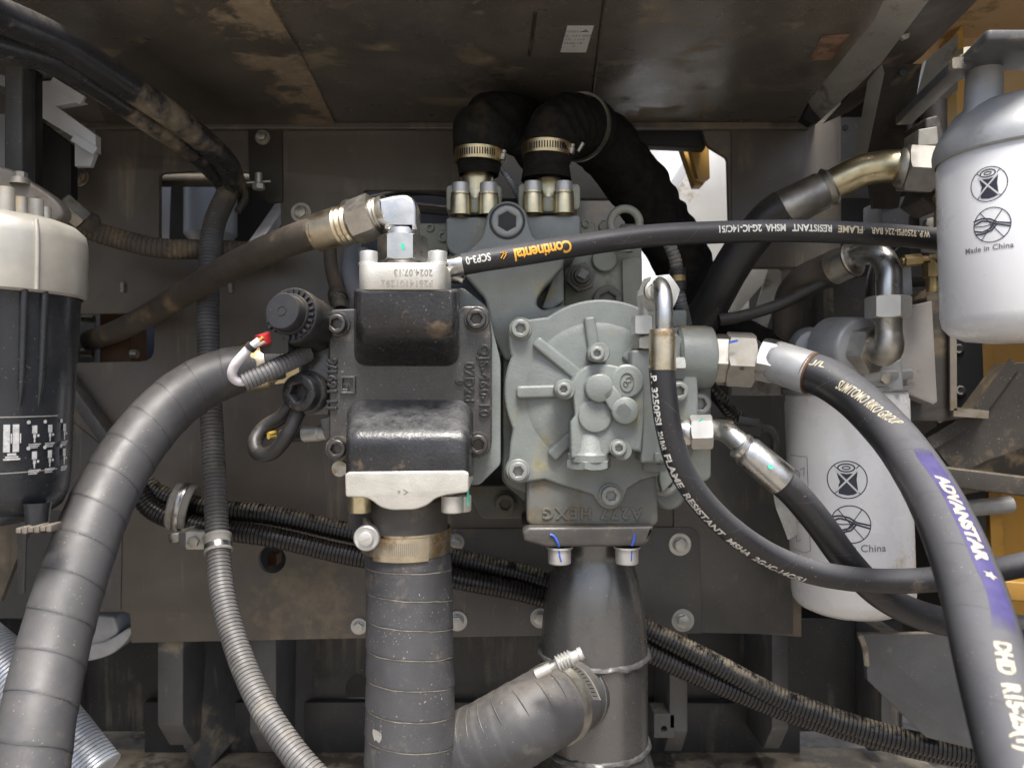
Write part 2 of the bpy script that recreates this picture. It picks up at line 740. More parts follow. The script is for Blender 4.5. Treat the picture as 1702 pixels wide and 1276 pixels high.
TAN = (.27, .20, .12)
DUST = (.30, .25, .18)
M = {
    'plate': mat('dark_painted_steel', (.082, .080, .078), .38, 0, .15, 9, .05, 500, (.19, .155, .11), .2, 4.5, .7, TAN, .2, .35, scratch=.25, streak=.6),
    'wall': mat('dark_brown_painted_steel', (.108, .095, .080), .38, 0, .2, 6, .05, 500, (.20, .165, .12), .24, 6., .7, TAN, .3, .4, scratch=.25, streak=.6, dgrad=((0, 0, 1), 0, .22, .09, -.05)),
    'hood': mat('dirty_hood_underside', (.098, .088, .075), .3, 0, .32, 7, .12, 90, (.215, .175, .12), .36, 6.5, .75, None, 0, .9, scratch=.4),
    'hoodmud': mat('muddy_hood_gusset', (.085, .075, .062), .45, 0, .3, 6, .15, 90, (.27, .21, .14), .36, 10, .85, None, 0, .5, dgrad=((1, 0, 0), -.47, -.31, -.16, .17)),
    'headgrime': mat('grimy_brown_casting', (.17, .15, .125), .45, .1, .15, 20, .1, 300, (.12, .095, .06), .35, 12, .7),
    'mud': mat('dried_mud_on_steel', (.20, .175, .135), .85, 0, .35, 18, .5, 60, (.045, .038, .03), .5, 14, .6),
    'frame': mat('black_frame_steel', (.066, .067, .070), .42, 0, .2, 12, .06, 400, (.20, .17, .12), .27, 7, .85, (.33, .28, .2), .55, .4, scratch=.2, streak=.6),
    'pump': mat('grey_green_pump_paint', (.170, .187, .178), .38, 0, .14, 22, .30, 300, (.25, .225, .13), .29, 12, .5, DUST, .12, .12),
    'pumpdark': mat('grimy_grey_pump_paint', (.115, .117, .106), .5, 0, .15, 25, .12, 350, (.12, .10, .06), .4, 16, .6, DUST, .2, .15),
    'block': mat('pale_green_block_paint', (.27, .28, .225), .45, 0, .1, 25, .06, 400, (.16, .15, .10), .3, 20, .6, DUST, .2),
    'black': mat('glossy_black_cast_paint', (.036, .035, .035), .25, 0, .3, 30, .20, 260, (.10, .082, .062), .26, 13, .32, (.25, .22, .18), .22, .35, spec=.8),
    'blackport': mat('glossy_black_rough_cast', (.018, .018, .019), .25, 0, .3, 30, .42, 240, (.12, .085, .055), .27, 16, .4, (.25, .25, .25), .3, .4),
    'blk': mat('black_plastic', (.018, .018, .019), .38, 0, .2, 60, .05, 600, DUST, .18, 22, .7, DUST, .35, .2),
    'blkbolt': mat('blackened_steel', (.09, .085, .08), .32, .8, .2, 90, .06, 500, TAN, .12, 40),
    'rubber': mat('wrapped_grey_rubber', (.060, .060, .064), .46, 0, .15, 16, .10, 420, (.16, .13, .095), .22, 9, .8, DUST, .18, .35, seam=.042, seamc=(.016, .015, .014), seamw=.022),
    'rubberw': mat('wrapped_suction_rubber', (.050, .050, .053), .42, 0, .22, 14, .2, 420, (.14, .12, .095), .3, 8, .8, None, 0, .55, seam=.0335, seamc=(.30, .27, .22), seamw=.03),
    'branch': mat('suction_branch_rubber', (.046, .046, .049), .46, 0, .15, 16, .12, 420, (.13, .12, .10), .2, 10, .8, DUST, .2, .35),
    'hose': mat('black_hose_rubber', (.014, .014, .016), .40, 0, .15, 20, .08, 500, (.15, .12, .085), .14, 11, .8, (.125, .125, .135), .62, .3, seam=.085, seamc=(.045, .045, .05), seamw=.012, dlo=.08, dhi=.85, dcon=(-.5, .5)),  # upward sides blend to blue grey, undersides stay near black
    'hosedark': mat('old_black_hose_rubber', (.022, .021, .021), .42, 0, .2, 20, .08, 500, (.15, .115, .075), .2, 11, .8, DUST, .3, .2),
    'hosedirty': mat('dirty_brown_hose_rubber', (.080, .067, .054), .6, 0, .25, 18, .1, 400, (.22, .165, .10), .34, 12, .85, (.27, .21, .14), .5, .3),
    'loomtop': mat('dusty_black_loom_hose', (.030, .030, .033), .27, 0, .2, 18, .08, 400, (.27, .225, .165), .45, 5, .85, (.30, .26, .2), .4, .3),
    'corr': mat('black_corrugated_plastic', (.016, .014, .016), .3, 0, .2, 40, 0, 400, DUST, .04, 14, .8, (.33, .28, .2), .12),
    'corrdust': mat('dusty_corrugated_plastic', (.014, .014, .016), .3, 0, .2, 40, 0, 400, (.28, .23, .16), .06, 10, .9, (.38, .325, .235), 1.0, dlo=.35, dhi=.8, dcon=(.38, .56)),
    'corrgrey': mat('worn_grey_corrugated_plastic', (.10, .10, .103), .5, 0, .35, 14, .05, 400, (.20, .19, .17), .38, 9, .8, DUST, .3),
    'sleeve': mat('black_fabric_sleeve', (.014, .0125, .011), .85, 0, .4, 90, .35, 900, (.035, .028, .02), .3, 9, .9, spec=.2),
        'clampbrass': mat('brassy_clamp_steel', (.60, .47, .26), .34, 1, .15, 50, .03, 500, (.35, .24, .1), .25, 40),
    'labelprint': mat('grey_white_print', (.40, .40, .40), .5, 0, .3, 200),
    'nutdull': mat('dusty_zinc_nut', (.30, .285, .25), .5, .45, .15, 50, .05, 500, (.3, .25, .17), .3, 30, .6),
    'pumpbolt': mat('pale_grey_painted_bolt', (.225, .235, .222), .36, .2, .1, 60, .08, 400, (.2, .17, .11), .25, 40, .5),
    'zinc': mat('bright_zinc_steel', (.54, .535, .515), .30, 1, .12, 50, .03, 500, (.42, .36, .24), .2, 26, .5),
    'zincdull': mat('dull_zinc_steel', (.42, .40, .355), .46, 1, .18, 50, .05, 500, (.33, .26, .15), .3, 30, .6),
    'zincyel': mat('yellow_zinc_steel', (.62, .55, .36), .34, 1, .2, 40, .04, 500, (.40, .28, .10), .25, 30, .5),
    'ferrule': mat('brown_stained_zinc', (.62, .54, .40), .33, 1, .2, 30, .05, 500, (.36, .22, .09), .36, 26, .5),
    'brass': mat('dull_brass', (.34, .26, .13), .4, .8, .15, 60, .02, 500, (.2, .14, .07), .2, 40),
    'whitezinc': mat('pale_zinc_bolt', (.50, .495, .47), .42, .6, .08, 50, .03, 500, (.4, .36, .28), .18, 40),
    'silver': mat('silver_flange_casting', (.50, .485, .44), .42, .5, .1, 40, .22, 420, (.42, .38, .28), .18, 22, .6),
    'alu': mat('grey_aluminium_casting', (.33, .34, .35), .5, .35, .1, 40, .12, 420, (.25, .22, .17), .25, 18, .7, DUST, .25),
    'alugrey': mat('grey_tape_finned_metal', (.50, .53, .56), .4, .5, .1, 40, 0, 400, (.3, .28, .24), .2, 18),
    'filter': mat('white_filter_paint', (.60, .605, .61), .28, 0, .04, 8, .01, 300, (.46, .40, .30), .24, 9, .6, None, 0, .05, coat=.3),
    'cap': mat('dusty_silver_bowl_cap', (.42, .40, .35), .36, .4, .2, 14, .06, 300, (.38, .31, .20), .4, 8, .7, DUST, .2),
    'bowl': mat('smoky_black_bowl', (.022, .024, .028), .24, 0, .2, 20, .03, 300, (.2, .18, .15), .14, 14, .7, None, 0, .2),
    'pipe': mat('dark_grey_steel_pipe', (.135, .133, .130), .27, .7, .10, 12, .03, 400, (.15, .14, .12), .06, 10, .6, DUST, .15, .45),
    'flangeiron': mat('dark_iron_flange', (.060, .056, .050), .45, .1, .2, 40, .35, 130, (.13, .10, .07), .35, 18, .6),
    'weld': mat('painted_weld', (.11, .109, .107), .4, .5, .2, 80, .35, 300),
    'tan': mat('tan_machine_paint', (.50, .36, .205), .5, 0, .1, 8, .04, 300, (.2, .14, .08), .25, 9, .8, None, 0, .1),
    'ochre': mat('ochre_machine_paint', (.27, .145, .026), .42, 0, .1, 8, .03, 300, (.14, .08, .03), .3, 8, .7),
    'goldbrk': mat('gold_bracket_paint', (.45, .27, .07), .4, 0, .1, 18, .03, 300, (.2, .13, .06), .25, 16),
        'shadegrey': mat('grey_blue_reservoir', (.13, .142, .16), .4, .1, .1, 12, .02, 300, (.12, .1, .08), .2, 12),
    'frameshade': mat('shaded_frame_steel', (.024, .024, .025), .5, 0, .25, 12, .06, 400, (.14, .12, .09), .22, 7, .85, None, 0, .4, streak=.35),  # frame steel darkened to carry the shade of the void below the firewall
    'rust': mat('rusty_bracket_paint', (.10, .043, .016), .6, 0, .2, 18, .1, 300, (.08, .04, .02), .4, 20),
    'brackpale': mat('pale_grey_brightened', (.60, .62, .65), .38, .1, .07, 10, .02, 300, (.3, .27, .22), .14, 12, .6),  # grey lifted so the colour carries the sky light on the hood bracket
    'palegrey': mat('pale_grey_painted_plate', (.27, .285, .31), .38, .1, .07, 10, .02, 300, (.25, .22, .17), .14, 12, .6),
    'greyplate': mat('light_grey_scuffed_plate', (.46, .46, .45), .36, .3, .1, 10, .03, 300, (.22, .2, .16), .2, 10, .6, scratch=.5),
    'greybox': mat('warm_grey_cast_plate', (.24, .225, .215), .5, 0, .08, 14, .1, 380, (.13, .11, .09), .3, 12, .7),
    'steelgrey': mat('grey_painted_beam', (.36, .355, .335), .34, .5, .15, 10, .06, 300, (.13, .10, .065), .36, 9, .65, DUST, .25, .3),
    'darkbrown': mat('dirty_black_steel', (.036, .032, .027), .5, 0, .3, 10, .1, 300, (.15, .11, .065), .33, 8, .85, TAN, .4, .4),
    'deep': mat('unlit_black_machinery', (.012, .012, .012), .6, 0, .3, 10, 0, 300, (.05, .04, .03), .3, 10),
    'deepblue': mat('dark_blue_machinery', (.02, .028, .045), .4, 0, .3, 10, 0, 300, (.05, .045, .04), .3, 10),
    'rubbercush': mat('grey_rubber_cushion', (.27, .26, .24), .6, 0, .15, 40, .05, 300, (.2, .16, .1), .3, 30, .8),
    'red': mat('red_plastic', (.45, .03, .035), .35, 0, .1, 40),
    'wire': mat('white_wire_sheath', (.56, .53, .55), .5, 0, .15, 30, .05, 400, (.38, .33, .26), .3, 26),
    'yellowwire': mat('yellow_wire', (.55, .38, .08), .5, 0, .1, 40),
    'sticker': mat('white_sticker', (.55, .55, .53), .4, 0, .05, 20, 0, 300, (.4, .35, .28), .2, 25),
    'stickerdirty': mat('stained_tan_sticker', (.25, .15, .10), .6, 0, .2, 20, 0, 300, (.12, .08, .05), .5, 40),
    'tape': mat('clear_crumpled_tape', (.30, .30, .29), .25, 0, .2, 30, .6, 90),
    'ink': mat('dark_print', (.03, .032, .05), .5, 0, .15, 60),
    'inkgrey': mat('grey_print', (.16, .16, .17), .5, 0, .15, 60),
    'inkpurple': mat('purple_print', (.09, .075, .30), .45, 0, .1, 40),
    'etch': mat('etched_print', (.24, .235, .22), .55, .2, .25, 200),
    'whiteprint': mat('white_print', (.58, .57, .53), .5, 0, .2, 120, dirt=(.12, .115, .11), damt=.32, ds=160),
    'creamprint': mat('cream_print', (.46, .41, .29), .5, 0, .15, 120, dirt=(.10, .095, .085), damt=.32, ds=160),
    'orangeprint': mat('orange_print', (.80, .40, .04), .45, 0, .1, 120),
    'yellowprint': mat('faded_yellow_print', (.55, .46, .18), .5, 0, .2, 120),
    'purpleband': mat('purple_printed_band', (.060, .052, .145), .45, 0, .15, 60),
    'green': mat('green_paint_mark', (.03, .42, .27), .4, 0, .2, 90),
    'blue': mat('blue_paint_mark', (.04, .10, .48), .4, 0, .2, 90),
    'ground': mat('dusty_ground', (.20, .18, .155), .95, 0, .25, .9, .4, 30, (.22, .18, .13), .4, 3),
}

# ------------------------------------------------------------------ ground outside the machine
m = MB()
m.add([(-400, -400, 0), (400, -400, 0), (400, 400, 0), (-400, 400, 0)], [(0, 1, 2, 3)])
g = m.done('ground', M['ground'], kind='structure', origin=(0, 0, 0))
g['label'] = 'dusty tan ground outside the machine'

# ------------------------------------------------------------------ firewall with its cut-outs
DW = 1.38


def washer_bolt(px, py, d, rw, parent, mt='whitezinc', rh=None, name='bolt', label=None, mark=False):
    """washer plus flanged hexagon head, facing the open side"""
    O = W(px, py, d)
    m = MB()
    R = S(rw, d)
    m.lathe(O, FRONT, [(0, R), (.0015, R), (.0022, R * .96), (.0022, 0)], 28)
    m.lathe(O + FRONT * .0022, FRONT, [(0, R * .66), (.002, R * .64), (.003, R * .55), (.003, 0)], 24)
    m.nut(O + FRONT * .004, FRONT, S(rh or rw * .5, d), .008, 36, spin=random.uniform(0, 1))
    b = m.done(name, M[mt], parent, label)
    return b


fw = thing('firewall', 'dark brown steel firewall with cut openings behind the pump', 'firewall', W(700, 1060, DW))
outer = [(-260, 150), (1398, 150), (1398, 446), (1332, 446), (1332, 1058), (1168, 1046), (900, 1056), (610, 1060), (218, 1068),
         (216, 1020), (208, 1016), (158, 1016), (120, 1010), (112, 850), (60, 845), (0, 1000), (-260, 1060)]
h_left = fillet([(264, 288), (330, 283), (412, 286), (466, 330), (468, 410), (405, 432), (330, 412), (264, 398)], 8)
h_slot = fillet([(128, 522), (256, 520), (256, 600), (122, 603)], [2, 22, 22, 2])
h_small = circ(452, 929, 23, 22)
h_topleft = fillet([(-200, 168), (40, 168), (150, 190), (158, 205), (158, 250), (120, 275), (66, 282), (-200, 282)], 4)
h_big = fillet([(604, 316), (765, 316), (765, 214), (1166, 212), (1176, 242), (1209, 262), (1214, 446), (1302, 446), (1302, 658), (1150, 658), (1150, 830), (680, 830), (604, 520)], 6)
m = MB()
m.pp(outer, DW, DW + .012, .8, [h_left, h_slot, h_small, h_topleft, h_big])
m.done('sheet', M['wall'], fw)
# reinforcing plates lying on the sheet
m = MB()
m.pp(fillet([(700, 879), (1150, 876), (1163, 888), (1167, 1052), (700, 1057)], [2, 14, 14, 3, 2]), DW - .006, DW + .0005, .8)
m.done('reinforcing_plate', M['plate'], fw)
m = MB()
m.pp(fillet([(1120, 657), (1316, 657), (1318, 1054), (1120, 1050)], 3), DW - .004, DW + .0005, .8)
m.done('reinforcing_plate', M['plate'], fw)
m = MB()
m.pp(fillet([(412, 214), (468, 214), (470, 336), (446, 338), (414, 300)], 4), DW - .005, DW + .0005, .8)
m.done('mounting_tab', M['darkbrown'], fw)
m = MB()
m.pp(fillet([(1216, 204), (1384, 200), (1392, 215), (1397, 444), (1216, 444)], [2, 12, 12, 3, 2]), DW - .004, DW + .0005, .8)
m.done('reinforcing_plate', M['wall'], fw)
# lower left skirt of the firewall: a separate darker strip
m = MB()
m.pp([(108, 690), (205, 770), (200, 1012), (112, 1008)], DW - .003, DW + .0005, .6)
m.pp([(28, 850), (44, 848), (40, 985), (28, 990)], DW - .003, DW + .002, .6)
m.done('skirt_plate', M['plate'], fw)
for (x, y, r) in ((131, 293, 17), (437, 229, 12.5), (501, 354, 17.5), (578, 345, 14), (1130, 904, 19), (1135, 1030, 19), (760, 1031, 17), (757, 901, 15), (898, 1026, 17), (597, 1040, 14)):
    washer_bolt(x, y, DW - (.006 if x > 700 else .005 if x == 437 else 0), r, fw, 'whitezinc' if y > 800 else 'zincdull')
m = MB()
m.bar(W(205, 470, DW - .004), W(205, 486, DW - .004), .012, .006)
m.bar(W(382, 455, DW - .004), W(384, 486, DW - .004), .008, .006)
m.done('weld_tab', M['rubbercush'], fw)
m = MB()
m.bar(W(100, 615, DW - .03), W(212, 770, DW - .03), S(34, DW), .02, bev=.003)
m.done('diagonal_strut', M['frame'], fw)

# ------------------------------------------------------------------ hood underside
ZC = W(0, 207, DW).z
hd = thing('engine_hood', 'dirty dark steel hood panel overhead with dried mud patches', 'hood panel', (0, 1.1, ZC))


def ceil(px, py, drop=0.0):
    """point on the hood underside seen at a photo pixel"""
    z = ZC - drop
    d = (z - H) * F / (638 - py)
    return Vector(((px - 851) * d / F, d, z))


m = MB()
m.prism([(-1.0, .84), (.445, .84), (.535, 1.385), (-1.0, 1.385)], .008, 0, (), (Vector((0, 0, ZC + .008)), X, Y, Z))
m.done('sheet', M['hood'], hd)
m = MB()
q = [ceil(x, y, .0) for (x, y) in ((385, 0), (448, 0), (497, 78), (560, 209), (180, 209), (140, 120))]
lo = [v - Z * .005 for v in q]
m.loft([q, lo])
m.done('gusset_plate', M['hoodmud'], hd, label='muddy gusset plate left of the sticker')
m = MB()
pth = Path([ceil(1004, 0), ceil(993, 90), ceil(981, 192)], .0022)
m.tube(pth, 8)
pth = Path([ceil(890, 20), ceil(880, 92)], .0025)
m.tube(pth, 8)
m.done('seam_weld', M['darkbrown'], hd)
m = MB()
m.box((-.22, 1.372, ZC - .006), 1.48, .012, .012, .002)
m.done('edge_flange', M['wall'], hd)
# white sticker with print (square code left out)
st = [ceil(x, y, .0006) for (x, y) in ((943, 43), (987, 43), (974, 87), (931, 87))]
m = MB(); m.loft([st, [v - Z * .0004 for v in st]])
m.done('sticker', M['sticker'], hd, label='white rectangular part sticker with small print')
sU = (st[1] - st[0]).normalized()
sV = (st[0] - st[3]).normalized()
m = MB()
m.prism([(-.0045, -.003), (.0045, -.003), (0, .0045)], .0001, 0, [[(-.0022, -.0014), (.0022, -.0014), (0, .0022)]],
        (ceil(973, 52, .0012), sU, sV, -Z))
m.done('sticker_triangle', M['ink'], hd)
for k, (tx, ty, w) in enumerate(((957, 53, 'P12213'), (955, 60, 'MODEL: 231-0076'), (953, 66, 'DATE: 2312'), (951, 72, '2024.06.18'))):
    flat_text(w, .0075, ceil(tx - 4, ty, .0012), sU, sV, M['inkgrey'], hd)
st = [ceil(x, y, .0006) for (x, y) in ((1366, 59), (1412, 57), (1383, 99), (1344, 101))]
m = MB(); m.loft([st, [v - Z * .0004 for v in st]])
m.done('sticker', M['stickerdirty'], hd, label='stained tan sticker near the beam')

# ------------------------------------------------------------------ things seen through the cut-outs, behind the firewall
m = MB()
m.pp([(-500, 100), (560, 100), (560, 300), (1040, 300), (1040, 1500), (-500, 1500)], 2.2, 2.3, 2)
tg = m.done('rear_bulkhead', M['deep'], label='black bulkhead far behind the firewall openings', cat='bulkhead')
m = MB()
m.lathe(W(350, 390, 1.78), Z, [(-.02, 0), (-.02, S(30, 1.78)), (0, S(42, 1.78)), (S(240, 1.78), S(42, 1.78)), (S(250, 1.78), S(30, 1.78)), (S(250, 1.78), 0)], 40)
m.done('reservoir', M['palegrey'], label='pale grey round reservoir behind the left firewall opening', cat='reservoir')
m = MB()
m.pp([(262, 300), (284, 300), (280, 420), (262, 420)], 1.62, 1.622, .5)
m.done('side_bracket', M['palegrey'], label='narrow pale bracket at the left edge of the firewall opening', cat='bracket')
m = MB()
m.bar(W(425, 410, 1.6), W(480, 330, 1.7), S(26, 1.6), .02, bev=.002)
m.done('stay', M['alu'], label='pale slanted stay at the right of the firewall opening', cat='stay')
m = MB()
m.lathe(W(235, 300, 1.46), X, [(0, .012), (.21, .012)], 16)
m.done('pipe', M['hosedirty'], label='brown pipe across the left firewall opening', cat='pipe')
m = MB(); m.pp([(255, 255), (480, 255), (480, 440), (255, 440)], 1.95, 1.97, .6)
m.done('backing_plate', M['deep'], label='black plate behind the pale round reservoir', cat='plate')
m = MB(); m.box((-.55, 2.05, ZC + .16), 1.5, 1.25, .012, .003)  # out-of-view roof added to keep the sun off the left cut-outs
m.done('rear_cover', M['hood'], label='dark engine cover roofing the space behind the firewall', cat='cover')
# slot with its rusty bracket
sb = thing('slot_bracket', 'rust brown bracket inside the slot where the dirty hose passes', 'bracket', W(192, 600, 1.46))
m = MB(); m.pp(rr(166, 515, 219, 612, 2), 1.46, 1.52, 1); m.done('plate', M['rust'], sb)
m = MB()
for (x, y) in ((226, 588), (226, 532)):
    m.lathe(W(x - 8, y, 1.455), X, [(0, .008), (.012, .008), (.012, 0)], 16)
for (x, y) in ((136, 586), (138, 530)):
    m.lathe(W(x, y, 1.455), X, [(0, .007), (.02, .007), (.02, 0)], 16)
m.done('bolt', M['zincdull'], sb)
m = MB(); m.pp([(100, 505), (157, 505), (157, 615), (100, 615)], 1.5, 1.53, 1)
m.done('slot_plate', M['palegrey'], label='grey blue plate inside the left end of the slot', cat='plate')
m = MB(); m.pp([(215, 500), (270, 500), (270, 615), (215, 615)], 1.6, 1.63, 1)
m.done('slot_plate', M['deepblue'], label='dark blue plate inside the right end of the slot', cat='plate')
m = MB(); m.pp(rr(444, 922, 460, 940, 2), 1.45, 1.48, 1)
m.done('bracket', M['rust'], label='rust brown block seen through the small round hole', cat='block')
# pale bracket at the upper left, below the hood
lb = thing('hood_bracket', 'pale grey bent bracket under the hood at upper left', 'bracket', W(100, 260, 1.22))
m = MB()
m.pp([(60, 136), (84, 134), (138, 168), (92, 176), (159, 224), (159, 253), (122, 228), (60, 190)], 1.17, 1.185, .8)
m.done('plate', M['brackpale'], lb)
m = MB()
m.bar(W(122, 229, 1.168), W(160, 252, 1.168), .005, .012)
m.done('folded_edge', M['brackpale'], lb)
m = MB()
m.bar(W(86, 136, 1.168), W(138, 168, 1.168), .005, .014)
m.done('folded_edge', M['brackpale'], lb)
m = MB(); m.pp([(124, 232), (158, 254), (150, 276), (124, 276)], 1.2, 1.21, .8); m.done('lower_flap', M['brackpale'], lb)
m = MB(); m.pp([(-30, 188), (24, 190), (24, 300), (-30, 300)], 1.22, 1.23, .8)
m.done('side_plate', M['palegrey'], label='blue grey plate left of the black post', cat='plate')
m = MB(); m.pp([(-40, 110), (18, 130), (18, 150), (-40, 122)], 1.12, 1.125, .5)
m.done('hood_flap', M['palegrey'], label='pale flap under the hood left of the black post', cat='flap')
ps = thing('support_post', 'black square post rising behind the bowl cap at upper left', 'post', W(40, 330, 1.1))
m = MB(); m.bar(W(33, 345, 1.1), W(33, 118, 1.1), S(30, 1.1), .03, up=Y, bev=.003); m.done('post_tube', M['frame'], ps)
m = MB(); m.bar(W(57, 345, 1.12), W(57, 120, 1.12), S(16, 1.1), .02, up=Y, bev=.002); m.done('post_strip', M['deep'], ps)
m = MB(); m.pp([(60, 196), (118, 240), (118, 330), (60, 330)], 1.3, 1.32, .8)
m.done('lower_plate', M['deep'], label='dark plate beneath the pale bent bracket', cat='plate')

m = MB(); m.box((.6, 6.0, 1.9), 12, .2, 3.8)  # pale panel added in place of bright sky
m.done('sky_panel', M['brackpale'], label='pale white wall of the yard seen through the right opening', cat='wall')
# right-hand opening: pale plate, gold bracket, bits of the yard beyond
m = MB()
m.pp([(1135, 300), (1176, 240), (1245, 240), (1245, 640), (1100, 640), (1106, 345)], 1.62, 1.64, .6)
m.done('partition_plate', M['greyplate'], label='light grey scuffed plate behind the opening right of the black sleeve', cat='plate')
gb = thing('wedge_bracket', 'gold painted wedge bracket hanging at the top of the right opening', 'bracket', W(1160, 240, 1.5))
m = MB(); m.pp([(1144, 236), (1178, 234), (1180, 296), (1174, 298), (1160, 296)], 1.44, 1.46, .6); m.done('front_plate', M['goldbrk'], gb)
m = MB(); m.pp([(1132, 240), (1142, 238), (1161, 298), (1176, 298), (1168, 308), (1155, 308)], 1.47, 1.5, .6); m.done('side_plate', M['goldbrk'], gb)
m = MB()
m.bar(W(1100, 350, 1.9), W(1165, 250, 1.9), S(26, 1.9), .04, bev=.003)
m.done('brace', M['greyplate'], label='pale diagonal brace beyond the right opening', cat='brace')
m = MB()
m.bar(W(1085, 345, 2.4), W(1078, 200, 2.4), S(20, 2.4), .05, bev=.003)
m.done('rail', M['filter'], label='white rail in the light beyond the right opening', cat='rail')
m = MB(); m.tube(Path([(1065, 270, 1.8), (1085, 280, 1.8), (1103, 300, 1.8), (1106, 330, 1.8)], .012), 14)
m.done('bent_pipe', M['filter'], label='white bent pipe beyond the right opening', cat='pipe')
m = MB(); m.bar(W(955, 222, 1.42), W(1170, 232, 1.42), .03, .04, bev=.003)
m.done('cross_bar', M['deep'], label='black bar across the top of the right opening', cat='bar')
m = MB()
m.pp([(1216, 440), (1372, 440), (1372, 660), (1216, 660)], 1.56, 1.58, .6, [[(1226, 520), (1286, 452), (1289, 520), (1289, 560), (1222, 560)]])
m.done('inner_plate', M['steelgrey'], label='grey inner plate with a triangular cut-out right of the sleeve', cat='plate')
m = MB()
m.pp([(1000, 520), (1330, 420), (1420, 420), (1420, 700), (1000, 700)], 1.75, 1.8, .6)
m.done('rear_cover', M['deep'], label='black cover behind the triangular cut-out', cat='cover')
m = MB()
m.bar(W(1256, 560, 1.5), W(1290, 445, 1.5), .008, .03)
m.done('gusset', M['steelgrey'], label='thin grey gusset edge in the triangular cut-out', cat='gusset')
m = MB(); m.pp([(755, 190), (1000, 190), (1030, 330), (755, 330)], 1.5, 1.52, .6)  # black sheet added to keep the gap between the sleeves dark
m.done('dark_backing', M['deep'], label='black screen behind the two sleeved hoses', cat='screen')
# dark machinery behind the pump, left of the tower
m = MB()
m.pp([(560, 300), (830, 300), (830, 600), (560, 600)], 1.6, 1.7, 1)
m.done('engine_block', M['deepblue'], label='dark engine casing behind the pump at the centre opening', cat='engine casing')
m = MB()
m.tube(Path([(600, 348, 1.5), (680, 345, 1.45), (770, 352, 1.45), (850, 352, 1.45)], .010), 14)
m.tube(Path([(600, 335, 1.5), (700, 318, 1.45), (800, 330, 1.45)], .008), 12)
m.done('wire_loom', M['hosedark'], label='black wire loom behind the silver elbow', cat='loom')

# ------------------------------------------------------------------ lower frame below the firewall
lf = thing('chassis', 'black dusty steel frame with upright ribs below the firewall', 'frame', W(700, 1270, 1.5))
DL = 1.56
m = MB()
m.pp([(-250, 1030), (1500, 1030), (1500, 1215), (-250, 1215)], DL, DL + .012, .8, [circ(594, 1150, 20, 24, 31)])
m.done('back_plate', M['frameshade'], lf)
m = MB(); m.pp([(240, 1166), (1330, 1168), (1330, 1262), (240, 1262)], DL - .02, DL - .001, 1.5); m.done('step_plate', M['frameshade'], lf)
m = MB()
m.box((W(600, 1240, DL).x, DL - .075, W(0, 1247, DL).z), 2.2, .15, .012, .002)
m.done('ledge', M['mud'], lf, label='dusty ledge along the bottom of the frame')


def rib(px, w, dfront, name='rib', bot=1250, lean=0, top=1050):
    m = MB()
    x = W(px, 1100, dfront).x
    zt = W(px, top, dfront).z
    zb = W(px, bot, dfront).z
    t = S(w, dfront)
    prof = [(dfront, zt), (DL, zt), (DL, zb - .015), (dfront + .05, zb - .015), (dfront, zb + .045)]
    fr = (Vector((x - t / 2, 0, 0)), Y, Z, -X)
    m.prism(fillet(prof, .006, 3), t, .0015, (), (Vector((x - t / 2, 0, 0)), Y * -1, Z, -X) if False else fr, 2, True, .0015)
    return m.done(name, M['frame'], lf)


for (px, w, d, b) in ((283, 42, 1.388, 1246), (437, 44, 1.40, 1258), (1128, 30, 1.40, 1256), (1297, 28, 1.39, 1252), (70, 40, 1.45, 1256), (1480, 30, 1.45, 1256)):
    rib(px, w, d, bot=b)
# skewed gusset webs right of the ribs
for (x0, x1, d) in ((305, 402, 1.46), (460, 520, 1.5)):
    m = MB()
    m.loft([[W(x0, 1060, d), W(x1, 1060, DL - .002), W(x1, 1215, DL - .002), W((x0 + x1) / 2 - 18, 1290, d), W(x0, 1240, d)],
            [W(x0, 1060, d + .004), W(x1, 1060, DL + .002), W(x1, 1215, DL + .002), W((x0 + x1) / 2 - 18, 1290, d + .004), W(x0, 1240, d + .004)]])
    m.done('web', M['frame'], lf)
m = MB()
m.pp(rr(1087, 1186, 1122, 1226, 3), 1.40, 1.45, 1.5, [circ(1104, 1211, 5, 14)])
m.done('threaded_lug', M['frame'], lf)
m = MB(); m.pp(circ(1104, 1211, 6, 14), 1.43, 1.44); m.done('lug_hole', M['rust'], lf)
# floor pan below
m = MB()
m.box((0, 1.72, W(0, 1300, DL).z), 2.6, .5, .01)
m.done('floor_pan', M['mud'], lf)
# lower right plate
m = MB()
m.pp(fillet([(1428, 1054), (1720, 1050), (1720, 1300), (1640, 1250), (1540, 1225), (1442, 1130), (1440, 1085)], 3), 1.12, 1.13, .8)
m.done('guard_plate', M['frame'], label='dark grey guard plate beneath the lower white filter', cat='plate')
m = MB()
m.tube(Path([(1430, 1056, 1.11), (1437, 1075, 1.11), (1441, 1105, 1.11)], .004), 8)
m.done('sealant_bead', M['mud'], label='tan sealant bead on the edge of the guard plate', cat='sealant')
# silver casting peeping out behind the big left hose
cf = thing('tow_lug', 'silver grey cast lug in the notch behind the wide left hose', 'lug', W(190, 1090, 1.33))
m = MB()
m.pp(smooth([(120, 1076), (170, 1068), (214, 1044), (217, 1056), (190, 1084), (150, 1098), (120, 1096)], 4), 1.40, 1.44, 3)
m.done('lip', M['alu'], cf)
m = MB()
m.pp(fillet([(120, 1030), (160, 1022), (190, 1024), (198, 1052), (170, 1070), (120, 1078)], 8), 1.41, 1.46, 4)
m.done('body', M['alu'], cf)

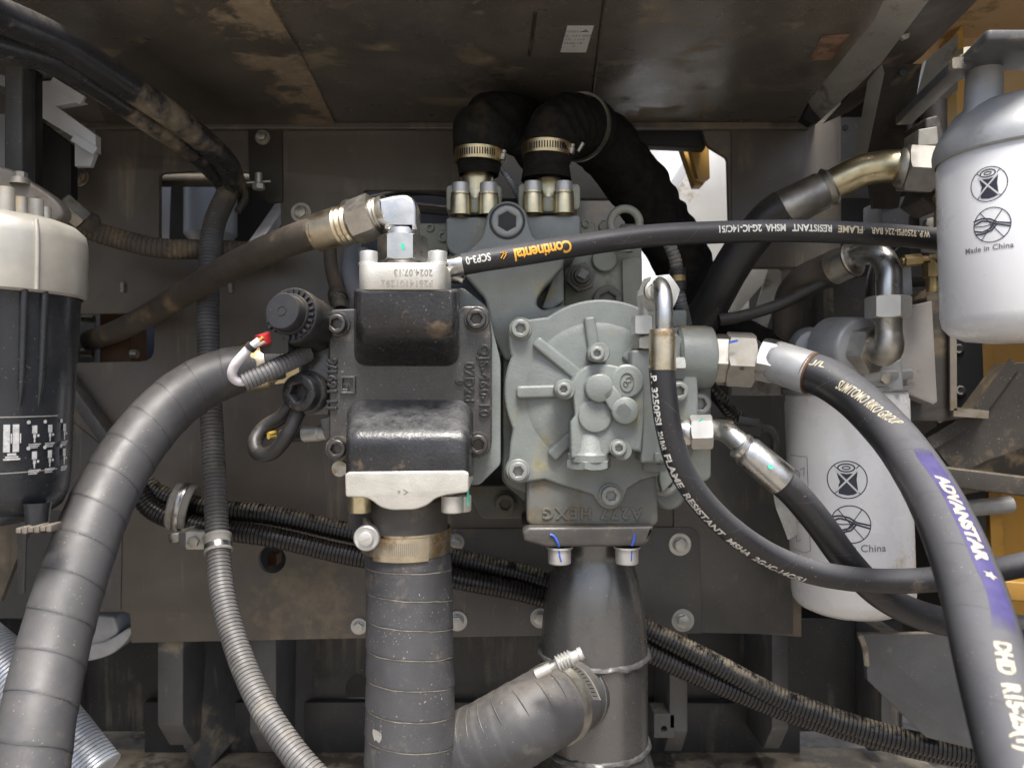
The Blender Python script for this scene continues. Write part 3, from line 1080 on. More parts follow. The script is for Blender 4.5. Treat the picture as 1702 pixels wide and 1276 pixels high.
# ------------------------------------------------------------------ right side: beam, post, tan body, ochre panels
bm_ = thing('roof_beam', 'grey dirty channel beam slanting up at upper right', 'beam', W(1370, 180, 1.27))
def slab(pts, th, N=FRONT):
    q = [v - N * th for v in pts]
    m = MB(); m.loft([q, list(pts)]); return m
def fixw(m):
    me = m
    return me
m = slab([W(1365, 199, 1.2), W(1348, 165, 1.19), W(1462, 25, .92), W(1492, -40, .835), W(1575, -40, .83), W(1464, 106, 1.03)], .012)
m.done('web', M['steelgrey'], bm_)
m = slab([W(1372, 202, 1.202), W(1464, 104, 1.032), W(1572, -40, .832), W(1665, -40, .87), W(1530, 96, 1.10), W(1420, 180, 1.22)], .012)
m.done('lower_flange', M['darkbrown'], bm_)
m = MB(); m.bar(W(1378, 160, 1.165), W(1440, 88, 1.03), .004, .004, bev=.001); m.done('slot', M['darkbrown'], bm_)
m = slab([W(1334, 196, 1.22), W(1350, 164, 1.20), W(1364, 200, 1.199), W(1350, 206, 1.21)], .02)
m.done('end_cap', M['deep'], bm_)
pp_ = thing('roof_post', 'brown stained steel post under the slanting beam', 'post', W(1470, 270, 1.28))
m = slab([W(1424, 262, 1.25), W(1448, 128, 1.08), W(1465, 104, 1.04), W(1470, 122, 1.06), W(1440, 262, 1.24)], .01)
m.done('edge_strip', M['steelgrey'], pp_)
m = slab([W(1440, 262, 1.243), W(1469, 108, 1.058), W(1532, 106, 1.10), W(1496, 258, 1.27), W(1494, 345, 1.33), W(1452, 345, 1.30)], .01)
m.done('face', M['darkbrown'], pp_)
m = slab([W(1512, 200, 1.36), W(1540, 100, 1.3), W(1592, 56, 1.28), W(1592, 150, 1.36), W(1555, 178, 1.38)], .01)
m.done('rear_plate', M['steelgrey'], label='grey panel between the stained post and the filter bracket', cat='panel')
m = MB(); m.pp([(1470, -80), (1900, -80), (1900, 330), (1597, 330), (1575, 180), (1470, 150)], 1.45, 1.47, .8)
m.done('bodywork', M['tan'], label='tan painted body panel behind the upper filter', cat='panel')
m = MB(); m.pp([(1586, 60), (1600, 40), (1608, 260), (1594, 260)], 1.40, 1.45, .5)
m.done('panel_edging', M['goldbrk'], label='gold edge of the tan body panel', cat='edge')
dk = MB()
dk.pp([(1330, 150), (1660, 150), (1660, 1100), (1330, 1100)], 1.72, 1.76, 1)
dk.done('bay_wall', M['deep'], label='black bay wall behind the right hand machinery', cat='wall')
m = MB(); m.pp([(1392, 195), (1462, 195), (1462, 330), (1392, 330)], 1.384, 1.39, .5)
m.done('dirty_plate', M['darkbrown'], label='dirty plate with a small hole left of the stained post', cat='plate')
# small grey block and pump bits behind the upper fitting
m = MB(); m.pp(fillet([(1466, 330), (1517, 326), (1520, 392), (1465, 392)], 3), 1.33, 1.4, 1)
m.done('grey_block', M['frame'], label='small dark grey block under the upper bent tube', cat='block')
m = MB(); m.pp(fillet([(1298, 470), (1400, 470), (1540, 430), (1540, 520), (1480, 560), (1298, 560)], 3), 1.5, 1.55, 1)
m.done('dark_casing', M['darkbrown'], label='dark casing behind the bent silver tube', cat='casing')
m = MB(); m.bar(W(1376, 480, 1.46), W(1380, 580, 1.46), S(20, 1.46), .01); m.done('wood_stained_strip', M['mud'], label='muddy upright strip behind the bent silver tube', cat='strip')
# unseen side walls of the bay, added to darken reflections on metal edges
for (x, lab) in ((-1.12, 'dark inner side wall of the engine bay beside the bowl filter'), (1.18, 'dark inner side wall of the engine bay beside the upper oil filter')):
    m = MB(); m.box((x, .98, 1.35), .03, 1.3, 1.9, .003)
    m.done('bay_wall', M['plate'], label=lab, cat='wall')
# unseen cover added to shade the right-hand bay
m = MB(); m.prism(rr(.56, .98, 1.7, 1.9, .02), .02, .004, (), (Vector((0, 0, H + .66)), X, Y, Z))
m.done('shade_cover', M['tan'], label='tan cover over the bay beside the upper filter', cat='bodywork')
# ochre panels and dark arms
m = MB(); m.pp([(1598, 540), (1900, 540), (1900, 1150), (1606, 1150)], 1.5, 1.53, .8)
m.done('bodywork', M['ochre'], label='ochre painted body panel at the right edge', cat='panel')
m = MB(); m.pp([(1632, 560), (1652, 560), (1672, 960), (1650, 960)], 1.44, 1.5, 1.2)
m.done('panel_rib', M['ochre'], label='upright ochre rib on the right body panel', cat='rib')
m = MB(); m.pp([(1582, 560), (1632, 560), (1640, 900), (1586, 900)], 1.42, 1.47, .8)
m.done('shadow_box', M['deep'], label='black housing left of the ochre rib', cat='housing')  # shade of the hollow built as a black box
for (x, y) in ((1593, 579), (1596, 648)):
    pe = thing('pipe_end', '%s black pipe end with a pale rim beside the dark bracket' % ('upper' if y < 600 else 'lower'), 'pipe', W(x, y, 1.3))
    m = MB(); m.tube(Path([(x, y, 1.30), (x + 3, y + 6, 1.42)], S(7.5, 1.3)), 18); m.done('pipe_wall', M['hosedark'], pe)
    m = MB(); m.lathe(W(x, y, 1.30), FRONT, [(0, S(7.5, 1.3)), (.002, S(7.5, 1.3)), (.002, S(5, 1.3)), (-.004, S(5, 1.3))], 18); m.done('pipe_lip', M['rubbercush'], pe)
ar = thing('support_strut', 'dirty black arm rising to the right behind the wide printed hose', 'arm', W(1640, 740, 1.25))
m = slab([W(1548, 735, 1.22), W(1620, 690, 1.22), W(1684, 604, 1.22), W(1740, 600, 1.22), W(1740, 730, 1.22), W(1640, 765, 1.22), W(1590, 790, 1.22)], .05)
m.done('arm_plate', M['darkbrown'], ar)
m = MB(); m.bar(W(1546, 737, 1.215), W(1622, 690, 1.215), .004, .02); m.bar(W(1622, 690, 1.215), W(1686, 602, 1.215), .004, .02); m.done('edge', M['darkbrown'], ar)
m = MB(); m.bar(W(1560, 790, 1.2), W(1760, 815, 1.2), S(32, 1.2), .03, bev=.003)
m.done('cross_link', M['darkbrown'], label='black cross arm right of the wide printed hose', cat='arm')
m = MB(); m.tube(Path([(1480, 852, 1.3), (1600, 845, 1.3), (1680, 838, 1.3)], S(14, 1.3)), 16)
m.done('grey_pipe', M['alu'], label='grey pipe end below the black cross arm', cat='pipe')
m = MB(); m.bar(W(1640, 975, 1.2), W(1760, 985, 1.2), S(36, 1.2), .03, bev=.003)
m.done('ochre_bar', M['ochre'], label='ochre bar under the hose at the right edge', cat='bar')

# clutter between the two oil filters
m = MB(); m.tube(Path([(1500, 470, 1.3), (1560, 465, 1.26), (1640, 458, 1.2)], S(9, 1.25)), 16)
m.done('black_pipe', M['hosedark'], label='thin black pipe behind the dull brass stud', cat='pipe')
cb = thing('clamp_bracket', 'dark bolted bracket below the upper bent tube beside the upper filter', 'bracket', W(1550, 400, 1.2))
m = MB(); m.pp(fillet([(1526, 352), (1580, 346), (1590, 402), (1570, 424), (1530, 420)], 4), 1.2, 1.23, 2); m.done('plate', M['darkbrown'], cb)
for (x, y) in ((1543, 372), (1568, 390)):
    m = MB(); m.nut(W(x, y, 1.2), FRONT, S(8, 1.2), .009, 36, spin=.3); m.done('bolt', M['nutdull'], cb)
m = MB(); m.pp([(1500, 440), (1514, 438), (1518, 505), (1502, 506)], 1.28, 1.3, .6)
m.done('pale_strip', M['alu'], label='pale upright strip left of the dull brass stud', cat='strip')
m = MB(); m.tube(Path([(1462, 560, 1.33), (1452, 480, 1.34), (1470, 420, 1.36), (1500, 390, 1.38)], S(13, 1.3)), 18)
m.done('bent_hose', M['hosedark'], label='black bent hose behind the silver tube of the lower filter', cat='hose')
m = MB(); m.tube(Path([(1565, 715, 1.28), (1605, 700, 1.27), (1632, 706, 1.26)], S(17, 1.27)), 20)
m.done('hose_bend', M['hosedirty'], label='grey hose bend beneath the dark folded bracket', cat='hose')
for (x, y, d) in ((1500, 60, .965), (1420, 120, 1.09)):
    m = MB(); m.nut(W(x, y, d), FRONT, S(8, d), .006, 36, spin=.4); m.done('bolt', M['nutdull'], bm_)
m = MB(); m.lathe(W(1500, 122, 1.085), FRONT, [(0, S(6, 1.08)), (.0015, S(6, 1.08)), (.0015, 0)], 18); m.done('bolt_hole', M['deep'], pp_)
m = MB(); m.lathe(W(1405, 212, 1.383), FRONT, [(0, S(5, 1.38)), (.001, S(5, 1.38)), (.001, 0)], 16)
m.done('plate_hole', M['deep'], fw)

# ------------------------------------------------------------------ the grey-green pump
PU = thing('hydraulic_pump', 'large grey green hydraulic pump with round ribbed cover in the middle', 'pump', W(960, 880, 1.12))


def capscrew(px, py, d, r, parent, mt='pumpbolt', h=14, washer=True, name='socket_bolt', k=None):
    O = W(px, py, d)
    m = MB()
    R = S(r, d)
    if washer:
        m.lathe(O, FRONT, [(0, R * 1.22), (.0018, R * 1.22), (.0026, R * 1.15), (.0026, 0)], 28)
    m.socket(O + FRONT * (.0026 if washer else 0), FRONT, R, S(h, d), R * (k or .55), S(h, d) * .7, spin=random.uniform(0, 1))
    return m.done(name, M[mt], parent)


# main housing far back
m = MB()
m.pp(fillet([(770, 430), (936, 430), (938, 512), (1068, 516), (1182, 556), (1182, 795), (1160, 806), (1093, 810), (1093, 840), (880, 840), (834, 800), (834, 470)], 8), 1.10, 1.40, 3)
m.done('housing', M['pump'], PU)
# bridge with the port pads (top block)
m = MB()
m.pp(fillet([(741, 361), (965, 357), (966, 408), (958, 424), (930, 436), (780, 436), (748, 420), (741, 408)], 7), 1.06, 1.22, 4)
m.done('port_block', M['pump'], PU)
# neck: flared web in front of the port block
neck = arc(843, 368, 35, 200, 340, 8) + [(886, 392), (930, 418), (939, 432), (934, 446), (904, 478), (893, 496), (892, 508), (902, 515), (918, 512), (940, 505), (960, 540), (940, 600), (840, 600), (818, 560), (812, 520), (806, 497), (772, 458), (766, 440), (768, 424), (800, 394)]
m = MB(); m.pp(fillet(neck, 5, 3), 1.03, 1.12, 6, seg=4)
m.done('neck', M['pump'], PU)
# wall of the neck slot
m = MB()
m.pp(fillet([(925, 445), (936, 430), (938, 500), (915, 516), (900, 512)], 4), 1.065, 1.12, 3); m.done('neck_rib', M['pump'], PU)
# plug in the boss
m = MB(); O = W(843, 368, 1.03)
m.lathe(O, FRONT, [(0, S(30, 1.03)), (.0009, S(30, 1.03)), (.0009, 0)], 40); m.done('groove_ring', M['deep'], PU)  # flat black disc stands in for the shade in the plug's groove
m = MB(); m.socket(O, FRONT, S(27, 1.03), .0022, S(16, 1.03), .008, spin=.5); m.done('hex_plug', M['pumpbolt'], PU)
# right upper plate (paler)
m = MB(); m.pp(fillet([(938, 372), (988, 370), (990, 385), (1030, 385), (1032, 372), (1066, 372), (1068, 520), (938, 520)], 4), 1.16, 1.3, 2)
m.done('side_block', M['block'], PU)
m = MB(); m.pp(fillet([(1034, 430), (1067, 426), (1068, 520), (1036, 520)], 3), 1.15, 1.17, 1.5); m.done('side_strip', M['block'], PU)
m = MB(); m.pp(fillet([(662, 371), (745, 371), (745, 436), (662, 436)], 4), 1.18, 1.3, 2); m.done('side_block', M['block'], PU)
capscrew(715, 379, 1.18, 7, PU, 'block', 5, False); capscrew(737, 394, 1.18, 9, PU, 'block', 6, True); capscrew(974, 372, 1.16, 7.5, PU, 'block', 5, False)
m = MB(); m.lathe(W(1004, 432, 1.16), FRONT, [(0, S(21, 1.16)), (.008, S(21, 1.16)), (.01, S(19, 1.16)), (.01, 0)], 30); m.done('blank_plug', M['block'], PU)
m = MB(); m.lathe(W(1004, 378, 1.17), FRONT, [(0, S(10, 1.16)), (.008, S(10, 1.16)), (.01, S(8, 1.16)), (.01, 0)], 24); m.done('blank_plug', M['block'], PU)
m = MB(); O = W(965, 462, 1.14)
m.nut(O, FRONT, S(22, 1.14), .016, spin=.3); m.lathe(O + FRONT * .016, FRONT, [(0, S(18, 1.14)), (.004, S(17, 1.14)), (.004, 0)], 28)
m.done('lock_nut', M['pumpdark'], PU)
m = MB(); m.lathe(O + FRONT * .02, FRONT, [(0, S(14, 1.14)), (.01, S(13, 1.14)), (.012, S(12, 1.14)), (.012, 0)], 24); m.done('adjuster_stem', M['pumpdark'], PU)
m = MB(); m.nut(O + FRONT * .032, FRONT, S(9, 1.12), .012, 4, spin=.3)
m.add([O + FRONT * .044 + X * S(a, 1.1) + Z * S(b, 1.1) for (a, b) in ((-9, 0), (0, -9), (9, 0), (0, 9))] + [O + FRONT * .03 + X * S(a, 1.1) + Z * S(b, 1.1) for (a, b) in ((-9, 0), (0, -9), (9, 0), (0, 9))],
      [(0, 1, 2, 3), (0, 4, 5, 1), (1, 5, 6, 2), (2, 6, 7, 3), (3, 7, 4, 0)])
m.done('square_end', M['pump'], PU)
m = MB(); m.socket(W(1009, 500, 1.15), FRONT, S(25, 1.15), .008, S(14, 1.15), .007, spin=.5); m.done('hex_plug', M['pumpdark'], PU)
# lifting eye
m = MB(); O = W(1039, 371, 1.13)
pts = [O + (X * math.cos(a) + Z * math.sin(a)) * S(24, 1.13) for a in [2 * PI * k / 24 for k in range(25)]]
m.tube(Path(pts, S(7, 1.13)), 12, caps=False)
m.lathe(O - Z * S(30, 1.13), -Z, [(0, S(11, 1.13)), (S(18, 1.13), S(13, 1.13))], 16)
m.done('lifting_eye', M['block'], PU)

# mid plate between the grey pump and the black valve
m = MB(); m.pp(fillet([(620, 500), (770, 478), (812, 512), (822, 560), (832, 600), (832, 772), (797, 806), (590, 806), (556, 760)], [6, 6, 12, 20, 10, 6, 6, 6, 6]), 1.0, 1.10, 2)
m.done('intermediate_plate', M['pump'], PU)
# body directly behind the cover
m = MB(); m.pp(fillet([(836, 520), (1098, 520), (1098, 800), (1050, 840), (900, 830), (836, 805)], [40, 20, 20, 30, 30, 20]), 1.045, 1.12, 3)
m.done('cover_seat', M['pump'], PU)
# port block at the bottom with cast lettering
m = MB(); m.pp(fillet([(874, 795), (1092, 790), (1094, 868), (1088, 874), (882, 874), (875, 866)], [4, 4, 8, 6, 6, 8]), 1.007, 1.2, 5, seg=4)
m.done('inlet_block', M['pumpdark'], PU)
flat_text('A277 HEXG', S(26, 1.007), W(985, 853, 1.0065), -X, -Z, M['pumpdark'], PU, .0012, .0001, 1.25, 1.05, 'cast_lettering', bev=.0005)

# the ribbed round cover
CV = MB()
DC = 1.0
cov = (arc(985, 652, 150, 302, 238, 14)[:] )
cov = arc(1000, 650, 153, -60, -126, 12) + [(880, 530)] + arc(865, 547, 21, -80, -190, 6) + [(846, 575), (848, 592)] + arc(985, 650, 147, 203, 155, 10) + [(848, 735), (846, 762)] + arc(861, 782, 22, 215, 80, 7) + [(886, 800), (905, 797), (930, 806), (965, 816), (985, 822)] + arc(1014, 823, 24, 150, 20, 7) + [(1044, 812), (1065, 798), (1096, 790), (1098, 700), (1098, 560), (1080, 524)]
m = MB()
hole = circ(992, 655, 126, 48)
m.pp(cov, DC, DC + .045, 5, seg=4)
cover = m.done('round_cover', M['pump'], PU)
m = MB(); O = W(992, 655, DC)
m.lathe(O, Y, [(-.0075, 0), (-.0075, S(46, DC)), (-.0045, S(84, DC)), (-.0024, S(106, DC)), (-.0012, S(116, DC)), (.0003, S(120, DC)), (.0006, S(122, DC))], 72)
# (the dish of the cover)
m.done('dish', M['pump'], cover)


def ribpx(x0, y0, x1, y1, w0, w1, d0, d1, bev=4):
    dx, dy = x1 - x0, y1 - y0
    L = math.hypot(dx, dy); nx, ny = -dy / L, dx / L
    lp = [(x0 + nx * w0, y0 + ny * w0), (x1 + nx * w1, y1 + ny * w1), (x1 - nx * w1, y1 - ny * w1), (x0 - nx * w0, y0 - ny * w0)]
    m = MB(); m.pp(fillet(lp, min(w0, w1) * .6, 3), d0, d1, bev, seg=4)
    return m


for r in ((890, 566, 966, 628, 10, 11), (980, 526, 990, 600, 9.5, 10.5), (858, 652, 940, 650, 11, 11), (916, 760, 962, 715, 11, 11), (1075, 560, 1040, 600, 10, 10)):
    ribpx(*r, DC - .0105, DC + .02, 5).done('rib', M['pump'], cover)
for (x, y, r) in ((865, 547, 15.5), (861, 782, 16), (1014, 822, 16)):
    capscrew(x, y, DC, r, cover, 'pumpbolt', 13)

# charge pump on the cover
CP = MB()
DG = .955
body = [(950, 650)] + arc(998, 655, 52, 200, 268, 8) + [(1016, 606), (1028, 609)] + arc(1042, 634, 28, -75, 0, 6) + [(1071, 700), (1066, 752), (1050, 748), (1038, 752), (1012, 752), (1008, 762), (949, 762), (948, 702), (956, 690), (954, 672)]
CP.pp(fillet(body, 3, 2), DG, DG + .05, 4, seg=4)
cp = CP.done('charge_pump', M['pump'], PU)
def boss(px, py, r, d, h, name='round_boss', mt='pump', rnd=.18):
    O = W(px, py, d)
    R = S(r, d); hh = h
    m = MB(); m.lathe(O, FRONT, [(0, R * 1.06), (hh * .15, R), (hh * .8, R * .985), (hh * .93, R * .95), (hh, R * .88), (hh, 0)], 36)
    return m.done(name, M[mt], cp)
boss(995, 645, 24, DG, .012); boss(1037, 682, 23, DG, .013); boss(989, 691, 28, DG, .005); boss(1042, 634, 27, DG, .004)
m = MB(); m.pp([(1000, 655), (1020, 640), (1035, 660), (1022, 690), (1012, 678)], DG - .012, DG, 3); m.done('boss_web', M['pump'], cp)
# emblem on the lobe
O = W(1042, 635, DG - .0042)
ov = [(S(12, DG) * math.cos(2 * PI * k / 28), S(16.5, DG) * math.sin(2 * PI * k / 28)) for k in range(28)]
ov2 = [(x * .86, y * .88) for (x, y) in ov]
m = MB(); m.prism(ov, .0014, .0004, [ov2], (O + FRONT * .0012, X, Z, FRONT), 2)
m.tube(Path([O + FRONT * .0004 + X * S(a, DG) + Z * S(b, DG) for (a, b) in ((-6, -1), (-4.5, -6), (-1, -7), (1.5, -5), (0, -1.5))], .0008), 6)
m.tube(Path([O + FRONT * .0004 + X * S(a, DG) + Z * S(b, DG) for (a, b) in ((-5, 2), (0, 1), (6, 1), (7, 4), (5.5, 8), (2, 9), (-1, 6), (-1, 1), (2, -4))], .0008), 6)
m.done('emblem', M['pumpdark'], cp)
m = MB()
for k in range(7):
    a = -9 + 3 * k
    L = math.sqrt(max(0, 13 ** 2 - a * a)) * .9
    c = W(1037, 682, DG - .0134)
    u = Vector((.707, 0, -.707)); v = Vector((.707, 0, .707))
    m.bar(c + v * S(a, DG) - u * S(L, DG), c + v * S(a, DG) + u * S(L, DG), .0006, .0008, up=FRONT)
m.done('boss_hatching', M['pump'], cp)
for (x, y, r) in ((991, 588, 11.5), (936, 647, 11.5), (1027, 744, 12)):
    m = MB(); m.lathe(W(x, y, DC - .008), FRONT, [(0, S(17, DC)), (DC - .008 - DG - .001, S(16.5, DC)), (DC - .008 - DG + .003, S(15, DC)), (DC - .008 - DG + .003, 0)], 28)
    m.done('bolt_seat', M['pump'], cp)
    capscrew(x, y, DG - .003, r, cp, 'pumpbolt', 11)
# outlet boss below the charge pump with its hexagon plug
m = MB(); O = W(979, 764, DG + .019)
m.lathe(O, Z, [(-.001, S(36, DG)), (S(10, DG), S(36, DG)), (S(16, DG), S(31, DG)), (S(44, DG), S(29, DG)), (S(62, DG), S(18, DG))], 32); m.done('outlet_boss', M['pump'], cp)
m = MB(); m.nut(O + Z * .001, -Z, S(34, DG), S(15, DG), spin=.26); m.done('hex_plug', M['pump'], cp)
# relief valve column right of the charge pump
RV = MB()
RV.pp(fillet([(1050, 582), (1088, 578), (1092, 690), (1110, 700), (1118, 768), (1065, 770), (1066, 690), (1050, 640)], 5), .96, 1.03, 5, seg=4)
rv = RV.done('relief_column', M['pump'], PU)
m = MB(); m.lathe(W(1092, 768, 1.0), Z, [(0, S(26, 1.0)), (S(60, 1.0), S(26, 1.0)), (S(75, 1.0), S(22, 1.0)), (S(150, 1.0), S(22, 1.0))], 28); m.done('column_barrel', M['pump'], rv)
m = MB(); m.nut(W(1093, 768, 1.0), -Z, S(24, 1.0), S(13, 1), spin=.1); m.done('hex_plug', M['pump'], rv)
m = MB(); m.pp(rr(1088, 752, 1097, 768, 3), .955, .98, 1.5); m.done('cast_nub', M['pump'], rv)
# right flank of the pump
m = MB(); m.pp(smooth([(1100, 560), (1140, 570), (1158, 620), (1160, 690), (1150, 760), (1120, 800), (1095, 800)], 4), 1.04, 1.12, 4); m.done('flank', M['pump'], PU)
for (x, y, r, d) in ((1126, 650, 15, 1.035), (1160, 671, 18, 1.08), (1104, 797, 22, 1.06)):
    capscrew(x, y, d, r, PU, 'pumpbolt', 14, True)
m = MB(); m.nutp((1118, 612, 1.04), (1136, 612, 1.04), 18); m.done('hex_plug', M['pump'], PU)
m = MB(); m.pp(fillet([(1112, 545), (1150, 540), (1150, 660), (1112, 640)], 8), 1.06, 1.12, 4); m.done('port_shoulder', M['pump'], PU)
m = MB(); m.pp(fillet([(1110, 515), (1142, 515), (1142, 545), (1110, 545)], 4), 1.08, 1.14, 3); m.done('port_shoulder', M['pump'], PU)
m = MB(); m.rod((1122, 594, 1.075), (1183, 594, 1.075), [(0, 48), (.08, 53), (.8, 53), (.95, 51), (1, 46), (1, 0)], 40); m.done('outlet_port', M['pump'], PU)
# foot ring bolt under the intermediate plate
m = MB(); m.pp(fillet([(770, 806), (872, 806), (872, 862), (800, 862)], 6), 1.2, 1.3, 3); m.done('foot', M['pumpdark'], PU)
capscrew(840, 836, 1.2, 17, PU, 'pumpdark', 12, True)
for (x, y) in ((1105, 815),):
    m = MB(); m.lathe(W(x, y, 1.1), FRONT, [(0, S(26, 1.1)), (.03, S(26, 1.1)), (.034, S(22, 1.1)), (.034, 0)], 30); m.done('port_cap', M['pump'], PU)

# ------------------------------------------------------------------ split flanges on the port block with their screws and pipes
for k, (x0, x1, xs, yb, lab) in enumerate(((741, 832, (766, 812), 359, 'left'), (861, 964, (886, 937), 357, 'right'))):
    xc = (xs[0] + xs[1]) / 2
    fl = thing('split_flange', '%s yellow zinc flange with two cap screws on top of the pump' % lab, 'flange', W(xc, yb, 1.09), 'split flanges on top of the pump')
    dd = 1.10
    m = MB()
    for sx in (-1, 1):
        xx = xc + sx * (x1 - x0) * .36
        m.box(W(xx, yb - 22, dd), S((x1 - x0) * .27, dd), .06, S(44, dd), .006)
    m.box(W(xc, yb - 18, dd + .02), S((x1 - x0) * .8, dd), .04, S(36, dd), .006)
    m.box(W(xc, yb - 14, dd - .02), S((xs[1] - xs[0]) * .5, dd), .03, S(26, dd), .005)
    m.done('flange_body', M['block'], fl)
    for q, x in enumerate(xs):
        m = MB()
        O = W(x, yb - 1, dd - .038)
        m.lathe(O, Z, [(0, S(17.5, 1.06)), (S(30, 1.06), S(17.5, 1.06)), (S(34, 1.06), S(16, 1.06)), (S(34, 1.06), 0)], 28)
        m.lathe(O + Z * S(34, 1.06), Z, [(0, S(16.5, 1.06)), (S(3, 1.06), S(16.5, 1.06)), (S(3, 1.06), 0)], 28)
        m.done('spacer', M['zincyel'], fl)
        m = MB(); m.socket(O + Z * S(36, 1.06), Z, S(14.5, 1.06), S(18, 1.06)); m.done('socket_bolt', M['whitezinc'], fl)
    m = MB()
    px = xc + (6 if k == 0 else 0)
    m.rod((xc, yb - 4, dd + .005), (px, yb - 96, dd + .02), [(0, 17), (.25, 18), (.5, 24), (.7, 28), (1, 29)], 28)
    m.done('port_pipe', M['zincyel'], fl)

# ------------------------------------------------------------------ the black valve cover on the left of the pump
BV = thing('valve_block', 'glossy black cast valve block with two boxy ports and raised lettering', 'valve block', W(680, 790, .98))
DV = .965
lp = fillet([(545, 520), (552, 514), (592, 512), (600, 520), (762, 516), (770, 508), (800, 508), (812, 516), (817, 560), (817, 735), (814, 752), (800, 760), (778, 760), (560, 766), (547, 760)], [6, 6, 5, 5, 5, 8, 12, 12, 6, 6, 8, 8, 5, 8, 8])
m = MB(); m.pp(lp, DV, DV + .035, 4, seg=4)
m.done('cover_plate', M['black'], BV)


def sect(loop, d):
    return [W(x, y, d) for (x, y) in loop]


def portbox(name, secs):
    m = MB()
    loops = []
    for (x0, y0, x1, y1, r, d) in secs:
        rt, rb = (max(3, r * .25), r) if y0 < 600 else (r, max(3, r * .25))
        loops.append(sect(fillet([(x0, y0), (x1, y0), (x1, y1), (x0, y1)], [rt, rt, rb, rb], 7), d))
    loops = [list(reversed(l)) for l in loops]
    m.loft(loops, False, True)
    return m.done(name, M['blackport'], BV, ang=60)


# upper box: vertical front, sloped underside
portbox('port_box', [(588, 480, 764, 609, 26, DV + .002), (589, 480, 763, 607, 26, DV - .006), (590, 481, 762, 591, 26, DV - .03), (591, 482, 761, 574, 25, DV - .055), (592, 482, 760, 562, 24, DV - .07), (595, 482, 757, 553, 22, DV - .078), (602, 484, 750, 543, 18, DV - .082)])
# lower box: sloped top, vertical front
portbox('port_box', [(576, 664, 787, 795, 30, DV + .002), (577, 666, 785, 795, 30, DV - .006), (577, 680, 784, 795, 28, DV - .03), (576, 696, 782, 795, 26, DV - .055), (575, 708, 781, 795, 24, DV - .07), (576, 718, 780, 795, 22, DV - .08), (582, 731, 773, 793, 18, DV - .085)])
for (x, y, r) in ((562, 539, 16), (792, 531, 16.5), (562, 745, 15.5), (795, 738, 16.5)):
    m = MB(); m.lathe(W(x, y, DV), FRONT, [(0, S(21, DV)), (S(4, DV), S(20, DV)), (S(4, DV), 0)], 30); m.done('bolt_seat', M['black'], BV)
    capscrew(x, y, DV - S(4, DV), r, BV, 'blkbolt', 17, False, k=.58)
# cast lettering, reading down the plate
for (w, x, y, size) in (('QJS-460-10', 803, 633, 23), ('07D2d', 780, 635, 22), ('9', 763, 636, 17)):
    flat_text(w, S(size, DV), W(x, y, DV - .001), -Z, X, M['blackport'], BV, .0022, .0001, 1.12, 1.0, 'cast_lettering', bev=.0007)
flat_text('9/1691 11', S(21, DV), W(552, 638, DV - .001), -Z, X, M['blackport'], BV, .0022, .0002, 1.05, .98, 'cast_lettering', bev=.0008)
m = MB(); m.pp(rr(565, 625, 590, 655, 1.5), DV - .004, DV + .002, 1, [rr(569, 629, 586, 651, 1)])
m.pp(rr(565, 646, 578, 654, 1), DV - .003, DV, .8)
m.done('cast_frame', M['black'], BV)
flat_text('F', S(15, DV), W(577, 640, DV - .001), -Z, X, M['black'], BV, .0018, .0005, name='cast_lettering')
# left flank carrying the solenoid and plug
m = MB(); m.pp(fillet([(500, 560), (548, 520), (548, 690), (500, 690)], 6), DV + .012, DV + .09, 3); m.done('side_flank', M['black'], BV)
m = MB(); m.pp(fillet([(530, 695), (550, 692), (550, 730), (540, 730)], 5), DV + .015, DV + .04, 2); m.done('lifting_lug', M['black'], BV)
pl = MB(); O = W(512, 652, DV + .012)
PA = Vector((-.28, -.95, -.02)).normalized()
pl.lathe(O - PA * .01, PA, [(0, S(35, 1)), (.016, S(35, 1)), (.018, S(33, 1)), (.018, 0)], 36)
plo = pl.done('plug_seat', M['black'], BV)
m = MB(); m.socket(O + PA * .008, PA, S(30, 1), .016, S(15, 1), .012, spin=.15); m.done('hex_plug', M['blackport'], BV)
m = MB(); m.lathe(W(566, 778, .99), FRONT, [(0, .01), (.006, .01), (.006, 0)], 20); m.done('rear_bolt', M['zincdull'], BV)

# solenoid coil
SO = thing('solenoid', 'black ribbed solenoid coil pointing out at the left of the valve block', 'solenoid', W(515, 560, .97))
C0, C1 = W(534, 548, 1.0), W(470, 517, .905)
AX = (C1 - C0).normalized(); LL = (C1 - C0).length
m = MB()
m.lathe(C0, AX, [(-.02, S(42, 1)), (LL * .55, S(43, 1)), (LL * .62, S(44, 1)), (LL * .78, S(44, 1)), (LL * .8, S(42, 1)), (LL * .8, S(20, 1))], 40)
m.done('coil_body', M['blk'], SO)
m = MB()
U, Vv = perp(AX)
for k in range(24):
    a = 2 * PI * k / 24
    c = C0 + AX * (LL * .8) + (U * math.cos(a) + Vv * math.sin(a)) * S(37, .95)
    r_ = (U * math.cos(a) + Vv * math.sin(a))
    m.bar(c - r_ * S(4.5, 1), c + r_ * S(4.5, 1), S(4.2, 1), .007, up=AX)
m.done('cap_teeth', M['blk'], SO)
m = MB()
m.lathe(C0, AX, [(LL * .78, S(34, .95)), (LL * .86, S(34, .95)), (LL * .87, S(33, .95)), (LL * .87, S(31, .95)), (LL, S(30.5, .92)), (LL + .0015, S(29, .92)), (LL + .002, 0)], 40)
m.done('cap', M['blk'], SO)
m = MB()
m.lathe(C0 + AX * (LL + .002), AX, [(0, S(8, .92)), (.0006, S(8, .92)), (.0006, S(7, .92)), (0, S(7, .92))], 24)
m.done('cap_ring', M['blk'], SO)
m = MB(); m.bar(W(470, 566, .95), W(455, 570, .92), S(48, .93), S(36, .93), bev=.005)
